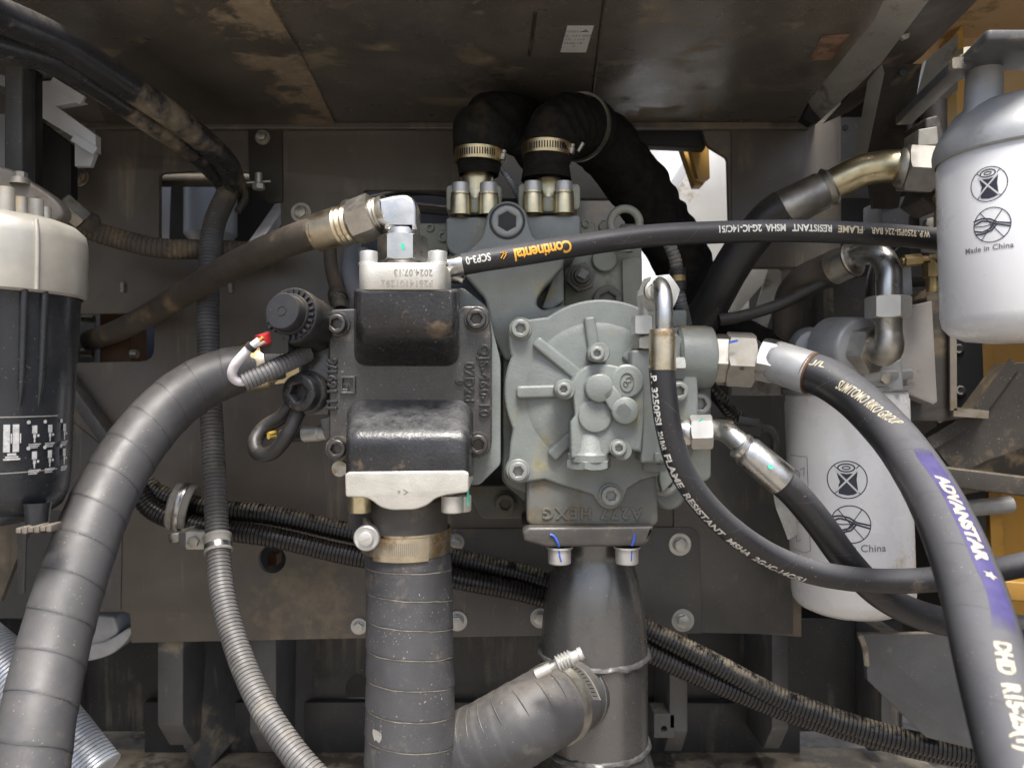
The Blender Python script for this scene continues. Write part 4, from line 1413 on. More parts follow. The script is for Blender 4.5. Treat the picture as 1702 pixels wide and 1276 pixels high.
m.bar(W(500, 560, .96), W(445, 568, .93), S(30, .93), S(32, .93), bev=.005)
m.done('connector_shell', M['blk'], SO)
CN = thing('wire_plug', 'red cable plug with white sheathed wires in the solenoid connector', 'plug', W(436, 565, .915))
m = MB()
P0, P1 = W(448, 560, .925), W(430, 567, .913)
m.bar(P0, P1, S(17, .92), S(19, .92), bev=.002)
m.done('plug_body', M['red'], CN)
m = MB()
m.tube(Path([(437, 560, .91), (428, 568, .91), (418, 576, .912)], S(2.4, .91)), 8)
m.done('wire', M['yellowwire'], CN)
m = MB()
m.tube(Path([(440, 568, .91), (430, 574, .91), (418, 580, .912)], S(2.6, .91)), 8)
m.done('wire', M['rubbercush'], CN)
m = MB()
m.tube(Path([(432, 566, .912), (416, 578, .912), (398, 597, .912), (388, 612, .914), (386, 624, .916), (394, 633, .92), (412, 634, .925)], [S(7, .912), S(7.5, .912), S(8.2, .912), S(8.5, .912), S(8, .912), S(8, .912), S(7, .912)]), 14, jit=(.10, 90))
m.done('wire_sheath', M['wire'], CN)
m = MB(); m.tube(Path([(420, 574, .912), (414, 580, .912)], S(9.6, .91)), 14); m.done('sheath_tie', M['blk'], CN)
m = MB(); m.tube(Path([(405, 635, .923), (440, 620, .93), (480, 601, .945), (512, 586, .965)], S(16, .93)), 18, corr=(.0046, .09)); m.done('corrugated_cover', M['corrgrey'], CN)
# wire loop under the plug
m = MB()
m.tube(Path([(495, 652, 1.0), (470, 690, 1.0), (438, 712, 1.0), (424, 734, .99), (430, 754, .98), (452, 752, .975), (478, 722, .97), (496, 684, .975)], S(12.5, .98)), 16, jit=(.04, 120))
m.done('wire_loop', M['hosedark'], label='black rubber wire loop hanging under the hexagon plug', cat='wire loop')
m = MB(); m.tube(Path([(446, 722, .99), (458, 718, 1.0)], .003), 8); m.tube(Path([(446, 726, .99), (458, 724, 1.0)], .003), 8)
m.done('wire_end', M['yellowwire'], label='yellow wire ends inside the black rubber loop', cat='wires')
tf = thing('drain_fitting', 'silver hose end with short black hose left of the valve block bottom', 'fitting', W(520, 720, 1.01))
m = MB(); m.rod((545, 719, 1.0), (506, 721, 1.01), [(0, 0), (0, 12), (.3, 12), (.34, 13.5), (1, 13.5), (1, 0)], 22); m.done('ferrule', M['whitezinc'], tf)
m = MB(); m.rod((508, 721, 1.01), (470, 724, 1.03), [(0, 12), (1, 12), (1, 0)], 20); m.done('short_hose', M['hosedark'], tf)
m = MB(); m.tube(Path([(530, 520, 1.0), (537, 500, 1.0)], .0018), 8); m.done('cable_tie_tail', M['wire'], label='white cable tie tail above the solenoid', cat='cable tie')
ws = thing('speed_sensor', 'black sensor plug with tan ring above the solenoid', 'sensor', W(563, 510, 1.08))
m = MB(); m.tube(Path([(548, 395, 1.25), (550, 440, 1.2), (560, 480, 1.1), (564, 500, 1.06)], S(12, 1.1)), 16); m.done('cable', M['hosedirty'], ws)
m = MB(); m.rod((560, 484, 1.08), (566, 520, 1.04), [(0, 0), (0, 14), (.2, 16), (.35, 16), (.4, 12), (.55, 12), (.6, 15), (1, 14), (1, 0)], 22); m.done('plug_body', M['blk'], ws)
m = MB(); m.rod((561, 489, 1.078), (562, 495, 1.072), [(0, 0), (0, 16.5), (1, 16.5), (1, 0)], 22); m.done('lock_ring', M['ferrule'], ws)
m = MB(); m.tube(Path([(592, 380, 1.3), (584, 420, 1.25), (584, 470, 1.15), (598, 505, 1.08)], S(15, 1.2)), 14)
m.tube(Path([(604, 420, 1.25), (598, 460, 1.2), (606, 500, 1.1)], S(12, 1.2)), 14)
m.done('clear_hose', M['palegrey'], label='pale blue grey hoses behind the silver flange', cat='hose')

# upper silver flange with etched numbers
UF = thing('pressure_flange', 'silver flange block with etched numbers on top of the upper black port', 'flange', W(670, 484, .92))
m = MB()
x0, x1 = W(595, 0, .89).x, W(741, 0, .89).x
z0, z1 = W(0, 483, .89).z, W(0, 438, .89).z
m.prism(rr(x0, .882, x1, .985, .016, 6), z1 - z0, .002, (), (Vector((0, 0, z1)), X, Y, Z), 2, True, .001)
m.done('flange_block', M['silver'], UF)
flat_text('2024.07.13', S(15.5, .882), W(687, 453, .8816), -X, -Z, M['etch'], UF, 0, .0001, 1.05, .9, 'etched_lettering')
flat_text('F2614101292', S(15.5, .882), W(676, 471, .8816), -X, -Z, M['etch'], UF, 0, .0001, 1.05, .98, 'etched_lettering')
for (x, y, r, dd) in ((613, 440, 15, .905), (727, 437, 16, .905), (640, 436, 12, .965), (705, 434, 12, .965)):
    m = MB(); O = W(x, y, dd)
    O.z = z1
    m.lathe(O, Z, [(0, S(r * 1.15, .9)), (.0025, S(r * 1.15, .9)), (.003, S(r * 1.1, .9)), (.003, 0)], 28)
    m.socket(O + Z * .003, Z, S(r, .9), S(19, .9))
    m.done('socket_bolt', M['whitezinc'], UF)
# screw-in elbow on it
EL = thing('elbow_fitting', 'bright zinc elbow fitting with hexagon nuts above the upper silver flange', 'elbow', W(668, 438, .935))
de = .935
Oe = W(669, 438, de); Oe.z = z1
m = MB()
m.lathe(Oe, Z, [(0, S(27, de)), (S(2, de), S(28, de)), (S(4, de), S(26.5, de)), (S(6, de), S(28, de)), (S(8, de), S(26.5, de)), (S(10, de), S(28, de)), (S(12, de), S(27, de)), (S(16, de), S(24, de))], 32)
m.done('threaded_neck', M['zinc'], EL)
m = MB(); m.nut(Oe + Z * S(12, de), Z, S(36, de), S(42, de), 48, spin=.55); m.done('hex_nut', M['zinc'], EL)
m = MB()
E0 = Oe + Z * S(52, de)
m.lathe(E0, Z, [(0, S(29, de)), (S(8, de), S(28, de)), (S(14, de), S(27, de))], 30)
zt = S(96, de)
LP = [Oe + Z * S(58, de), Oe + Z * S(86, de)]
side = [(-1, 0)]
# forged corner: a rounded block extruded front to back
w = S(27, de)
corner = [(669 - 27, 386), (669 - 27, 380), (669 - 40, 374), (669 - 40, 334), (669 - 10, 328), (669 + 10, 327), (669 + 22, 334), (669 + 27, 348), (669 + 27, 386)]
m.pp(fillet(corner, [1, 3, 4, 3, 8, 10, 10, 10, 1], 3), de - w * .84, de + w * .84, 8, seg=4, at=de)
m.lathe(Oe + Z * S(40, de), Z, [(0, S(30, de)), (S(12, de), S(29, de)), (S(18, de), S(25, de)), (S(24, de), S(25, de))], 32)
m.done('elbow_body', M['zinc'], EL)
m = MB()
A0, A1 = W(636, 353, de), W(612, 360, de + .005)
m.lathe(A0, A1 - A0, [(-.006, S(27, de)), (0, S(27, de)), (.003, S(25, de)), (.005, S(27, de)), (.007, S(25, de)), (.009, S(27, de)), (.014, S(25, de))], 30)
m.done('thread', M['zincdull'], EL)
m = MB(); m.nutp((624, 357, de + .003), (588, 371, de + .01), 33, .2); m.done('swivel_nut', M['zincdull'], EL)
m = MB(); m.pp(fillet([(666, 405), (671, 404), (673, 414), (668, 415)], 1.5), de - S(37.6, de), de - S(36, de)); m.done('paint_mark', M['green'], EL); m = MB(); m.pp(fillet([(664, 424), (672, 424), (672, 430), (664, 430)], 1.5), de - S(28.6, de), de - S(27, de))
m.done('paint_mark', M['green'], EL)

# lower silver flange
LF = thing('suction_flange', 'silver flange casting with a rounded belly under the lower black port', 'flange', W(676, 850, .94))
lp = [(573, 788), (580, 784), (772, 782), (779, 786), (779, 818), (740, 823), (724, 828), (710, 840), (690, 847), (650, 848), (632, 843), (618, 832), (608, 827), (574, 826)]
m = MB(); m.pp(fillet(lp, [3, 3, 3, 4, 5, 6, 6, 8, 8, 8, 8, 6, 5, 5]), .878, .99, 3, seg=4); m.done('flange_block', M['silver'], LF)
for (x, dd) in ((598, .897), (752, .897), (766, .96)):
    m = MB(); O = W(x, 826, dd)
    m.socket(O + Z * .002, -Z, S(18.5, .9), S(28, .9)); m.done('socket_bolt', M['silver' if dd < .9 else 'green'] if False else M['zincyel' if x == 598 else 'silver'], LF)
m = MB(); m.pp([(670, 812), (679, 817), (671, 822), (671, 820.5), (676, 817), (670, 813.5)], .8774, .8785); m.pp([(661, 815), (665, 815), (665, 819), (661, 819)], .8774, .8785)
m.done('cast_arrow', M['etch'], LF)
m = MB(); m.pp(rr(776, 812, 779, 840, 1), .89, .9); m.done('paint_mark', M['green'], LF)
m = MB(); m.lathe(W(676, 878, .945), Z, [(0, S(68, .945)), (S(50, .945), S(68, .945)), (S(60, .945), S(60, .945))], 40); m.done('hose_stub', M['flangeiron'], LF)
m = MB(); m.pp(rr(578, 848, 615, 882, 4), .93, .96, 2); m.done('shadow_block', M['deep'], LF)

# ------------------------------------------------------------------ hoses
def hose(name, label, pts, r, mt, cat='hose', n=24, **k):
    """a hose is a thing; r in metres or a list"""
    P = Path(pts, r)
    m = MB(); m.tube(P, n, **k)
    return m.done(name, M[mt], None, label, cat, origin=P.at(0)[0]), P


def ring(m, P, q, w, rout, rin=0.0, n=40, prof=None):
    C, T, r = P.at(q)
    m.lathe(C - T * w / 2, T, [(0, rin), (0, rout * .985), (w * .06, rout), (w * .94, rout), (w, rout * .985), (w, rin)], n)


# big wrapped hose sweeping down the left
ro = .0355
big, PB = hose('wrapped_hose', 'wide grey wrapped hose sweeping from the valve down the left side',
               [(470, 600, 1.10), (430, 607, 1.09), (385, 617, 1.075), (330, 640, 1.055), (275, 682, 1.02), (215, 755, .97), (165, 845, .92), (122, 960, .87), (88, 1080, .83), (62, 1200, .79), (45, 1330, .76)],
               [.026, .030, .0335] + [ro] * 8, 'rubber', n=48, wrap=(.042, .0007), step=.002)
bf = thing('hose_end', 'yellowed zinc hose end of the wide wrapped hose behind the red plug', 'hose end', W(450, 607, 1.08))
m = MB(); m.rod((395, 613, 1.085), (455, 604, 1.10), [(0, 0), (0, 39), (.15, 42), (.75, 42), (.8, 36), (1, 34), (1, 0)], 32); m.done('ferrule', M['ferrule'], bf)
m = MB(); m.nutp((450, 604, 1.10), (494, 598, 1.11), 32, .2); m.done('hex_nut', M['zincyel'], bf)

# central suction hose
ctr = thing('suction_hose', 'thick grey wrapped suction hose hanging under the lower silver flange', 'hose', W(680, 900, .97))
PC = Path([(675, 872, .96), (676, 905, .96), (680, 960, .958), (681, 1060, .95), (682, 1160, .942), (682, 1320, .93)], [.0505, .0515, .0525, .0525, .0535, .0545])
m = MB(); m.tube(PC, 56, step=.0014, jit=(.014, 22), wrap=(.0335, .0009)); m.done('wrapped_pipe', M['rubberw'], ctr)
PBR = Path([(690, 1305, 1.0), (765, 1258, .97), (830, 1222, .955), (875, 1196, .955), (915, 1173, .975), (958, 1148, 1.03)], [.052, .0515, .050, .049, .0485, .048])
m = MB(); m.tube(PBR, 48, step=.002, jit=(.02, 30), wrap=(.021, .0007)); m.done('branch', M['branch'], ctr, label='short side branch reaching to the steel pipe')
# fold wrinkles where the branch bends
m = MB()
for k in range(9):
    q = PBR.L * (.30 + .055 * k)
    C, T, r = PBR.at(q)
    n_ = (Z - T * T.z).normalized()
    b_ = T.cross(n_)
    arcp = [C + (n_ * math.cos(a) + b_ * math.sin(a)) * (r + .0002) + T * (.004 * math.sin(a * 1.5 + k)) for a in [(.1 + .95 * j / 8) for j in range(9)]]
    m.tube(Path(arcp, [.0002, .0006, .0009, .0009, .0009, .0009, .0008, .0006, .0002], dense=3), 6)
m.done('wrinkle', M['branch'], ctr, kind='stuff')
m = MB(); q = PC.nearest(681, 1200)
C, T, r = PC.at(q)
pat = []
for (a, b) in fillet([(-10, 4), (-9, 12), (10, 10), (11, 0), (4, -10), (-2, -11), (-7, -4)], 4):
    an = (b * 0 + a - 48) * .0009 / r * .8
    nn = FRONT * math.cos(an) + X * math.sin(an)
    pat.append(Vector((C.x, C.y, C.z)) + nn * (r * 1.012 + .0006) + Z * S(b, .9))
pat.append
m.add(pat, [tuple(range(len(pat)))])
m.done('paint_chip', M['rubbercush'], ctr, label='pale worn patch low on the hose')
# upper hose clamp
cl = thing('hose_clamp', 'stained steel worm clamp with round screw head atop the thick suction hose', 'clamp', W(675, 893, .96))
dc = .96; Oc = W(675, 914, dc); hb = S(40, dc); rb = .0545
m = MB(); m.lathe(Oc, Z + X * .02, [(0, rb - .003), (0, rb), (hb, rb), (hb, rb - .003)], 64); m.done('band', M['ferrule'], cl)
def bandpatch(O, A, r, a0, a1, t0, t1, mt, parent, name, lift=.0009, n=14, taper=0.0):
    """a strip lying on a band; angle measured from the open side"""
    A = A.normalized()
    f = (FRONT - A * FRONT.dot(A)).normalized(); b = A.cross(f)
    m = MB(); rows = []
    for k in range(n + 1):
        a = a0 + (a1 - a0) * k / n
        d = f * math.cos(a) + b * math.sin(a)
        rows += [O + A * t0 + d * (r + lift), O + A * t1 + d * (r + lift), O + A * t1 + d * (r - .0005), O + A * t0 + d * (r - .0005)]
    fs = []
    for k in range(n):
        p, q = 4 * k, 4 * (k + 1)
        fs += [(p, p + 1, q + 1, q), (p + 1, p + 2, q + 2, q + 1), (p + 3, p, q, q + 3)]
    fs += [(0, 3, 2, 1), (4 * n, 4 * n + 1, 4 * n + 2, 4 * n + 3)]
    m.add(rows, fs)
    return m.done(name, M[mt], parent)
def slots(O, A, r, a0, a1, t0, t1, count, parent, lift=.0012, mt='deep', slant=.0):
    A = A.normalized()
    f = (FRONT - A * FRONT.dot(A)).normalized(); b = A.cross(f)
    m = MB()
    for k in range(count):
        a = a0 + (a1 - a0) * k / (count - 1)
        w = abs(a1 - a0) / count * .24
        pts = []
        for (aa, tt) in ((a - w, t0), (a + w, t0), (a + w + slant, t1), (a - w + slant, t1)):
            pts.append(O + A * tt + (f * math.cos(aa) + b * math.sin(aa)) * (r + lift))
        m.add(pts, [(0, 1, 2, 3)])
    return m.done('slot_row', M[mt], parent, kind='stuff')
bandpatch(Oc, Z, rb, -.62, .62, -S(4, dc), S(33, dc), 'ferrule', cl, 'band_tail', .0016)
slots(Oc, Z, rb, -.55, .38, S(6, dc), S(26, dc), 24, cl, .0018, 'zincdull', .006)
m = MB(); O = W(609, 894, .897)
m.lathe(O + Y * .012, FRONT, [(0, S(21, .92)), (.012, S(21, .92)), (.0135, S(20.5, .92)), (.0145, S(18.5, .92)), (.0138, S(14, .92)), (.0138, S(12.5, .92)), (.019, S(11.5, .92)), (.0195, S(10, .92)), (.0195, 0)], 36)
m.add([O - FRONT * -.0078 + X * S(a, .92) + Z * S(b, .92) for (a, b) in ((-8, -2), (-7, -3.4), (8, 2), (7, 3.4))], [(0, 1, 2, 3)])
m.done('screw_head', M['whitezinc'], cl)
m = MB(); m.rod((612, 876, .905), (606, 860, .912), [(0, 0), (0, 8), (.5, 7), (1, 3), (1, 0)], 14); m.done('screw_tip', M['zincdull'], cl)

# steel pipe with flange
SP = thing('steel_pipe', 'dark grey steel pipe flaring below the bolted iron flange', 'pipe', W(985, 905, 1.06))
dp = 1.075
xc = 985
prof = []
zr = lambda y: W(xc, y, dp).z
O = W(987, 1300, dp)
ys = [(1300, 115), (1276, 101), (1250, 93), (1237, 90), (1222, 89), (1150, 88.5), (1092, 88.5), (1077, 88.5), (1060, 87.4), (1040, 86), (1022, 84.2), (1005, 82), (988, 79.2), (972, 76), (958, 72.6), (944, 68.7), (930, 64.5), (915, 61), (895, 63), (880, 63)]
m = MB(); m.lathe(O, Z, [(zr(y) - O.z, S(r, dp)) for (y, r) in ys], 56)
m.done('pipe_wall', M['pipe'], SP)
for y in (1083, 1230):
    m = MB()
    R_ = S(89, dp)
    c = W(987, y, dp)
    pts = [c + (X * math.cos(a) + Y * math.sin(a)) * (R_ * 1.0) + Z * (.0006 * math.sin(9 * a) - .002 * 0) for a in [2 * PI * k / 48 for k in range(49)]]
    m.tube(Path(pts, [.0042 + .0007 * math.sin(k * 2.1) for k in range(49)], dense=4), 8, caps=False, jit=(.3, 130))
    m.done('weld_bead', M['weld'], SP)
m = MB(); m.pp(fillet([(878, 876), (1088, 874), (1078, 904), (1062, 908), (908, 910), (870, 900), (868, 884)], 4), .99, 1.13, 6, seg=4); m.done('iron_flange', M['flangeiron'], SP)
for x in (930, 1042):
    m = MB(); O = W(x, 907, 1.008)
    m.lathe(O, -Z, [(0, S(22, 1.02)), (.0025, S(22, 1.02)), (.003, S(21, 1.02)), (.003, 0)], 30)
    m.socket(O - Z * .003, -Z, S(19, 1.02), S(25, 1.02)); m.done('socket_bolt', M['whitezinc'], SP)
m = MB()
m.tube(Path([(914, 888, .989), (920, 890, .989), (927, 902, .989), (929, 908, .991)], .0018), 6)
m.done('paint_mark', M['blue'], SP); m = MB()
m.tube(Path([(929, 915, .993), (931, 927, .993), (933, 933, .993)], .0012), 6); m.done('paint_mark', M['blue'], SP); m = MB()
m.tube(Path([(1055, 888, .989), (1053, 900, .989), (1050, 906, .991)], .0018), 6)
m.done('paint_mark', M['blue'], SP); m = MB()
m.tube(Path([(1050, 915, .994), (1049, 932, .994)], .0011), 6)
m.done('paint_mark', M['blue'], SP)
# side stub and its clamp
C, T, r = PBR.at(PBR.L * .985)
m = MB(); m.lathe(C - T * .012, T, [(0, .044), (.006, .0495), (.012, .0495), (.03, .0475), (.05, .05)], 40); m.done('side_stub', M['pipe'], SP)
cl2 = thing('hose_clamp', 'shiny worm clamp with tilted screw on the branch end beside the steel pipe', 'clamp', W(945, 1110, .98))
q = PBR.L * .80
C, T, r = PBR.at(q)
m = MB(); m.lathe(C - T * .006, T, [(0, r - .001), (0, r + .002), (.014, r + .002), (.014, r - .001)], 64); m.done('band', M['zincdull'], cl2)
m = MB(); m.rod((888, 1122, .90), (942, 1096, .90), [(0, 0), (0, 5), (.05, 9), (.5, 9), (.52, 6), (1, 6), (1, 0)], 14); m.done('housing', M['whitezinc'], cl2)
m = MB()
prof = []
for k in range(5):
    prof += [(.05 + .12 * k, 15), (.11 + .12 * k, 11)]
m.rod((926, 1104, .888), (968, 1084, .888), [(0, 0), (0, 12)] + prof + [(.68, 9), (.85, 9), (.86, 11), (1, 10), (1, 0)], 22)
m.done('worm_screw', M['whitezinc'], cl2)
m = MB()
arcp = [(940, 1100, .895), (962, 1112, .90), (980, 1134, .905), (993, 1162, .91)]
PP = Path(arcp, .001)
rows = []
fs = []
for k in range(13):
    c, t, _ = PP.at(PP.L * k / 12)
    nrm = Vector((t.z, 0, -t.x)).normalized()
    wv = (FRONT * .75 - nrm * .65).normalized()
    rows += [c - wv * .006, c + wv * .006, c + wv * .006 + nrm * .001, c - wv * .006 + nrm * .001]
for k in range(12):
    p, q_ = 4 * k, 4 * (k + 1)
    fs += [(p + j, p + (j + 1) % 4, q_ + (j + 1) % 4, q_ + j) for j in range(4)]
fs += [(0, 3, 2, 1), (48, 49, 50, 51)]
m.add(rows, fs)
tail = m.done('band_tail', M['whitezinc'], cl2)
m = MB()
for k in range(2, 12):
    c, t, _ = PP.at(PP.L * k / 12)
    nrm = Vector((t.z, 0, -t.x)).normalized(); wv = (FRONT * .75 - nrm * .65).normalized()
    c = c + nrm * .0014
    m.add([c - wv * .0035 - t * .0006, c + wv * .0035 - t * .0006, c + wv * .0035 + t * .0006, c - wv * .0035 + t * .0006], [(0, 1, 2, 3)])
m.done('slot_row', M['deep'], cl2, kind='stuff')

# left: two dusty hoses from the top left
hose('overhead_hose', 'upper dusty black hose curving in from the top left corner', [(-60, -5, .74), (0, 26, .80), (90, 66, .88), (200, 135, .99), (290, 196, 1.10), (345, 240, 1.18), (378, 275, 1.25), (391, 308, 1.30)], .0185, 'loomtop', n=26)
hose('overhead_hose', 'lower dusty black hose curving in beneath the one from the top left corner', [(-60, 55, .78), (0, 72, .83), (80, 98, .90), (170, 150, 1.0), (250, 205, 1.10), (310, 245, 1.19), (350, 280, 1.26), (372, 306, 1.31)], .0155, 'loomtop', n=26)
m = MB(); m.tube(Path([(-40, 48, .78), (20, 66, .84), (120, 130, .96)], .0035), 10); m.done('thin_wire', M['hosedark'], label='thin black wire between the two overhead hoses', cat='wire')
# conduit going down from the clip
cd, PD = hose('corrugated_conduit', 'worn grey corrugated conduit running down past the two clamps',
              [(388, 300, 1.31), (374, 330, 1.30), (357, 370, 1.28), (349, 430, 1.26), (346, 520, 1.24), (348, 620, 1.22), (353, 720, 1.19), (358, 820, 1.16), (362, 900, 1.13), (370, 985, 1.09), (392, 1070, 1.05), (432, 1165, 1.0), (488, 1250, .96), (560, 1330, .93)],
              [.0175] * 4 + [.0168] * 10, 'corrgrey', n=24, corr=(.0058, .07))
m = MB(); q0 = PD.nearest(388, 302); m.tube(PD, 20, s0=0, s1=PD.nearest(354, 385)); 
m.done('conduit_sleeve', M['hosedirty'], label='dirty smooth sleeve over the top of the conduit', cat='sleeve')
kp = thing('hose_clip', 'small pale bolted clip holding the overhead hoses by the dark tab', 'clip', W(425, 310, 1.32))
m = MB(); m.bar(W(404, 306, 1.31), W(448, 303, 1.33), .02, .004, bev=.001); m.done('strap', M['zincdull'], kp)
m = MB(); m.nut(W(430, 306, 1.30), -Z, .009, .009); m.lathe(W(430, 300, 1.30), Z, [(-.004, .006), (.012, .006), (.012, 0)], 14); m.done('bolt', M['whitezinc'], kp)
m = MB(); m.tube(Path([(404, 308, 1.3), (408, 330, 1.29), (395, 352, 1.28)], .006), 10); m.done('bent_tail', M['darkbrown'], kp)
hose('side_conduit', 'dirty corrugated conduit running from the bowl to behind the grey conduit', [(40, 330, 1.2), (85, 352, 1.22), (140, 378, 1.24), (200, 398, 1.26), (262, 412, 1.27), (345, 415, 1.29), (470, 420, 1.33)], .0165, 'hosedirty', n=20, corr=(.0075, .06))
ft = thing('bowl_fitting', 'dirty hexagon fitting on the conduit at the right of the bowl cap', 'fitting', W(120, 355, 1.15))
m = MB(); m.nutp((101, 334, 1.14), (138, 366, 1.16), 17, .3); m.done('hex_nut', M['zincdull'], ft)
m = MB(); m.rod((134, 362, 1.16), (158, 374, 1.18), [(0, 0), (0, 17), (.9, 17), (1, 15), (1, 0)], 18); m.done('collar', M['hosedirty'], ft)

# dirty hose to the silver elbow
dh, PH = hose('dirty_hose', 'brown dusty hose from the rusty slot up to the silver elbow',
              [(150, 566, 1.47), (190, 552, 1.42), (240, 527, 1.36), (300, 492, 1.26), (370, 451, 1.14), (440, 417, 1.05), (500, 394, .985), (535, 384, .955)], .0195, 'hosedirty')
de2 = thing('hose_end', 'brown stained zinc hose end between the dirty hose and the silver elbow', 'hose end', W(555, 378, .95))
m = MB(); m.rod((523, 388, .965), (592, 369, .945), [(0, 0), (0, 28), (.04, 31), (.64, 33), (.68, 30), (.74, 33), (.8, 30), (.86, 33), (.92, 30), (1, 32), (1, 0)], 36); m.done('ferrule', M['ferrule'], de2)

# twin black conduits crossing behind everything
K1 = [(235, 800, 1.28), (262, 820, 1.28), (330, 842, 1.28), (450, 856, 1.28), (560, 880, 1.29), (620, 893, 1.29), (760, 928, 1.29), (900, 962, 1.29), (1000, 1000, 1.28), (1075, 1045, 1.27), (1180, 1098, 1.25), (1300, 1160, 1.23), (1420, 1205, 1.20), (1540, 1237, 1.17), (1700, 1262, 1.14)]
K2 = [(228, 812, 1.26), (252, 845, 1.26), (320, 872, 1.26), (450, 892, 1.26), (560, 918, 1.27), (620, 930, 1.27), (760, 962, 1.27), (900, 992, 1.28), (1000, 1040, 1.28), (1075, 1082, 1.27), (1180, 1130, 1.26), (1300, 1178, 1.25), (1420, 1216, 1.23), (1540, 1246, 1.20), (1700, 1272, 1.17)]
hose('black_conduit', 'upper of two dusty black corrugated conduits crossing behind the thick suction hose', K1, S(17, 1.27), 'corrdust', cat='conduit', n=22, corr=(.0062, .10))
hose('black_conduit', 'lower of two black corrugated conduits crossing behind the thick suction hose', K2, S(17, 1.27), 'corr', cat='conduit', n=22, corr=(.0062, .10))
# cushioned clamp round the pair
pc = thing('cushion_clamp', 'tilted grey rubber lined clamp round the two black conduits', 'clamp', W(300, 880, 1.24))
def strap(lp, axis_d, half, mt, name, parent, th=.002, front=1.22):
    pass
Cc = W(304, 843, 1.262)
Ta = (W(330, 852, 1.27) - W(270, 838, 1.27)).normalized()
n1 = (FRONT - Ta * FRONT.dot(Ta)).normalized(); n2 = Ta.cross(n1)
def oval(a, b, k=36):
    return [(a * math.cos(2 * PI * i / k), b * math.sin(2 * PI * i / k)) for i in range(k)]
m = MB(); m.prism(oval(S(27, 1.27), S(40, 1.27)), S(34, 1.27), .003, [oval(S(24, 1.27), S(36, 1.27))], (Cc + Ta * S(17, 1.27), n1, n2, Ta), 3, True, .003); m.done('rubber_lining', M['rubbercush'], pc)
m = MB(); m.prism(oval(S(29, 1.27), S(42, 1.27)), S(11, 1.27), .001, [oval(S(25, 1.27), S(38, 1.27))], (Cc + Ta * S(5.5, 1.27), n1, n2, Ta), 2, True, .001); m.done('steel_strap', M['zinc'], pc)
m = MB(); m.bar(W(305, 880, 1.235), W(328, 873, 1.23), .012, .003); m.rod((293, 884, 1.235), (296, 900, 1.235), [(0, 0), (0, 12), (.3, 14), (.9, 13), (1, 9), (1, 0)], 18); m.done('clamp_bolt', M['zincdull'], pc)
pk = thing('conduit_clamp', 'bolted steel clamp holding the worn grey conduit', 'clamp', W(340, 905, 1.15))
m = MB(); m.pp(rr(297, 884, 313, 910, 2), 1.185, 1.22, 1); m.done('bracket', M['frame'], pk)
m = MB(); m.pp(rr(308, 883, 348, 913, 4), 1.165, 1.18, 1.5); m.done('strap_plate', M['whitezinc'], pk)
m = MB(); O = W(323, 899, 1.165); m.nut(O, FRONT, S(8.5, 1.16), .008, spin=.2); m.done('bolt', M['zincdull'], pk)
q = PD.nearest(361, 905); C, T, r = PD.at(q)
hw = S(15, 1.13)
m = MB(); m.lathe(C - T * hw, T, [(0, r * .98), (0, r * 1.17), (.003, r * 1.2), (.006, r * 1.1), (2 * hw - .006, r * 1.1), (2 * hw - .003, r * 1.2), (2 * hw, r * 1.17), (2 * hw, r * .98)], 36); m.done('rubber_lining', M['rubbercush'], pk)
m = MB(); m.lathe(C + T * .001, T, [(0, r * 1.05), (0, r * 1.15), (.009, r * 1.15), (.009, r * 1.05)], 36); m.done('steel_strap', M['zinc'], pk)
# ribbed light grey tube crossing behind the big hose at lower left
hose('ribbed_duct', 'light grey finely ribbed duct behind the foot of the wide left hose', [(-60, 1050, .98), (10, 1110, .96), (80, 1190, .94), (160, 1290, .92)], S(44, .95), 'alugrey', cat='duct', n=30, corr=(.0045, .06))

# "orange print" hose along the top
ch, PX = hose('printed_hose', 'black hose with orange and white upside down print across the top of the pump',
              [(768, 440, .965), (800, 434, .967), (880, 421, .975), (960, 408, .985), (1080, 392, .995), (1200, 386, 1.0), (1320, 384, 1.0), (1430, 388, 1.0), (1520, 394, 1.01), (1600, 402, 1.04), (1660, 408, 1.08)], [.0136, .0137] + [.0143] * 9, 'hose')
def tx(P, px, py, *a, **k):
    return hose_text(P, P.nearest(px, py), *a, **k)
fit_text(PX, (816, 436), (775, 441), 'SCP3-0', .0135, M['whiteprint'], ch, roll=.1, bold=.0003)
fit_text(PX, (945, 413), (854, 427), 'Continental', .0215, M['orangeprint'], ch, roll=-.12, bold=.00055, spacing=.93)
C, T, r = PX.at(PX.nearest(838, 431))
m = MB()
for (a, b, c_, d_) in ((-5, -5, 1, 6), (-1, -6, 4, 2), (-6, 4, 3, 6), (1, 2, 6, 5)):
    m.bar(C + FRONT * (r + .0004) + X * S(a, .96) + Z * S(b, .96), C + FRONT * (r + .0004) + X * S(c_, .96) + Z * S(d_, .96), .0008, .0022, up=FRONT)
m.done('printed_emblem', M['orangeprint'], ch)
fit_text(PX, (1427, 390), (1385, 390), 'FLAME', .0125, M['creamprint'], ch, roll=.1, bold=.0004)
fit_text(PX, (1376, 390), (1310, 389), 'RESISTANT', .0125, M['whiteprint'], ch, roll=.1, bold=.0004)
fit_text(PX, (1300, 388), (1188, 390), 'MSHA  2G-IC-14C/51', .0125, M['whiteprint'], ch, roll=.1, bold=.0004)
fit_text(PX, (1530, 396), (1437, 391), 'W.P. 3250PSI-224 BAR', .0115, M['creamprint'], ch, roll=.1, bold=.0003)
m = MB(); q = PX.nearest(1560, 397); C, T, r = PX.at(q); m.lathe(C - T * .003, T, [(0, r), (0, r + .002), (.006, r + .002), (.006, r)], 30); m.done('pale_ring', M['rubbercush'], ch)
he = thing('hose_end', 'short silver hose end at the left of the orange printed hose', 'hose end', W(755, 440, .965))
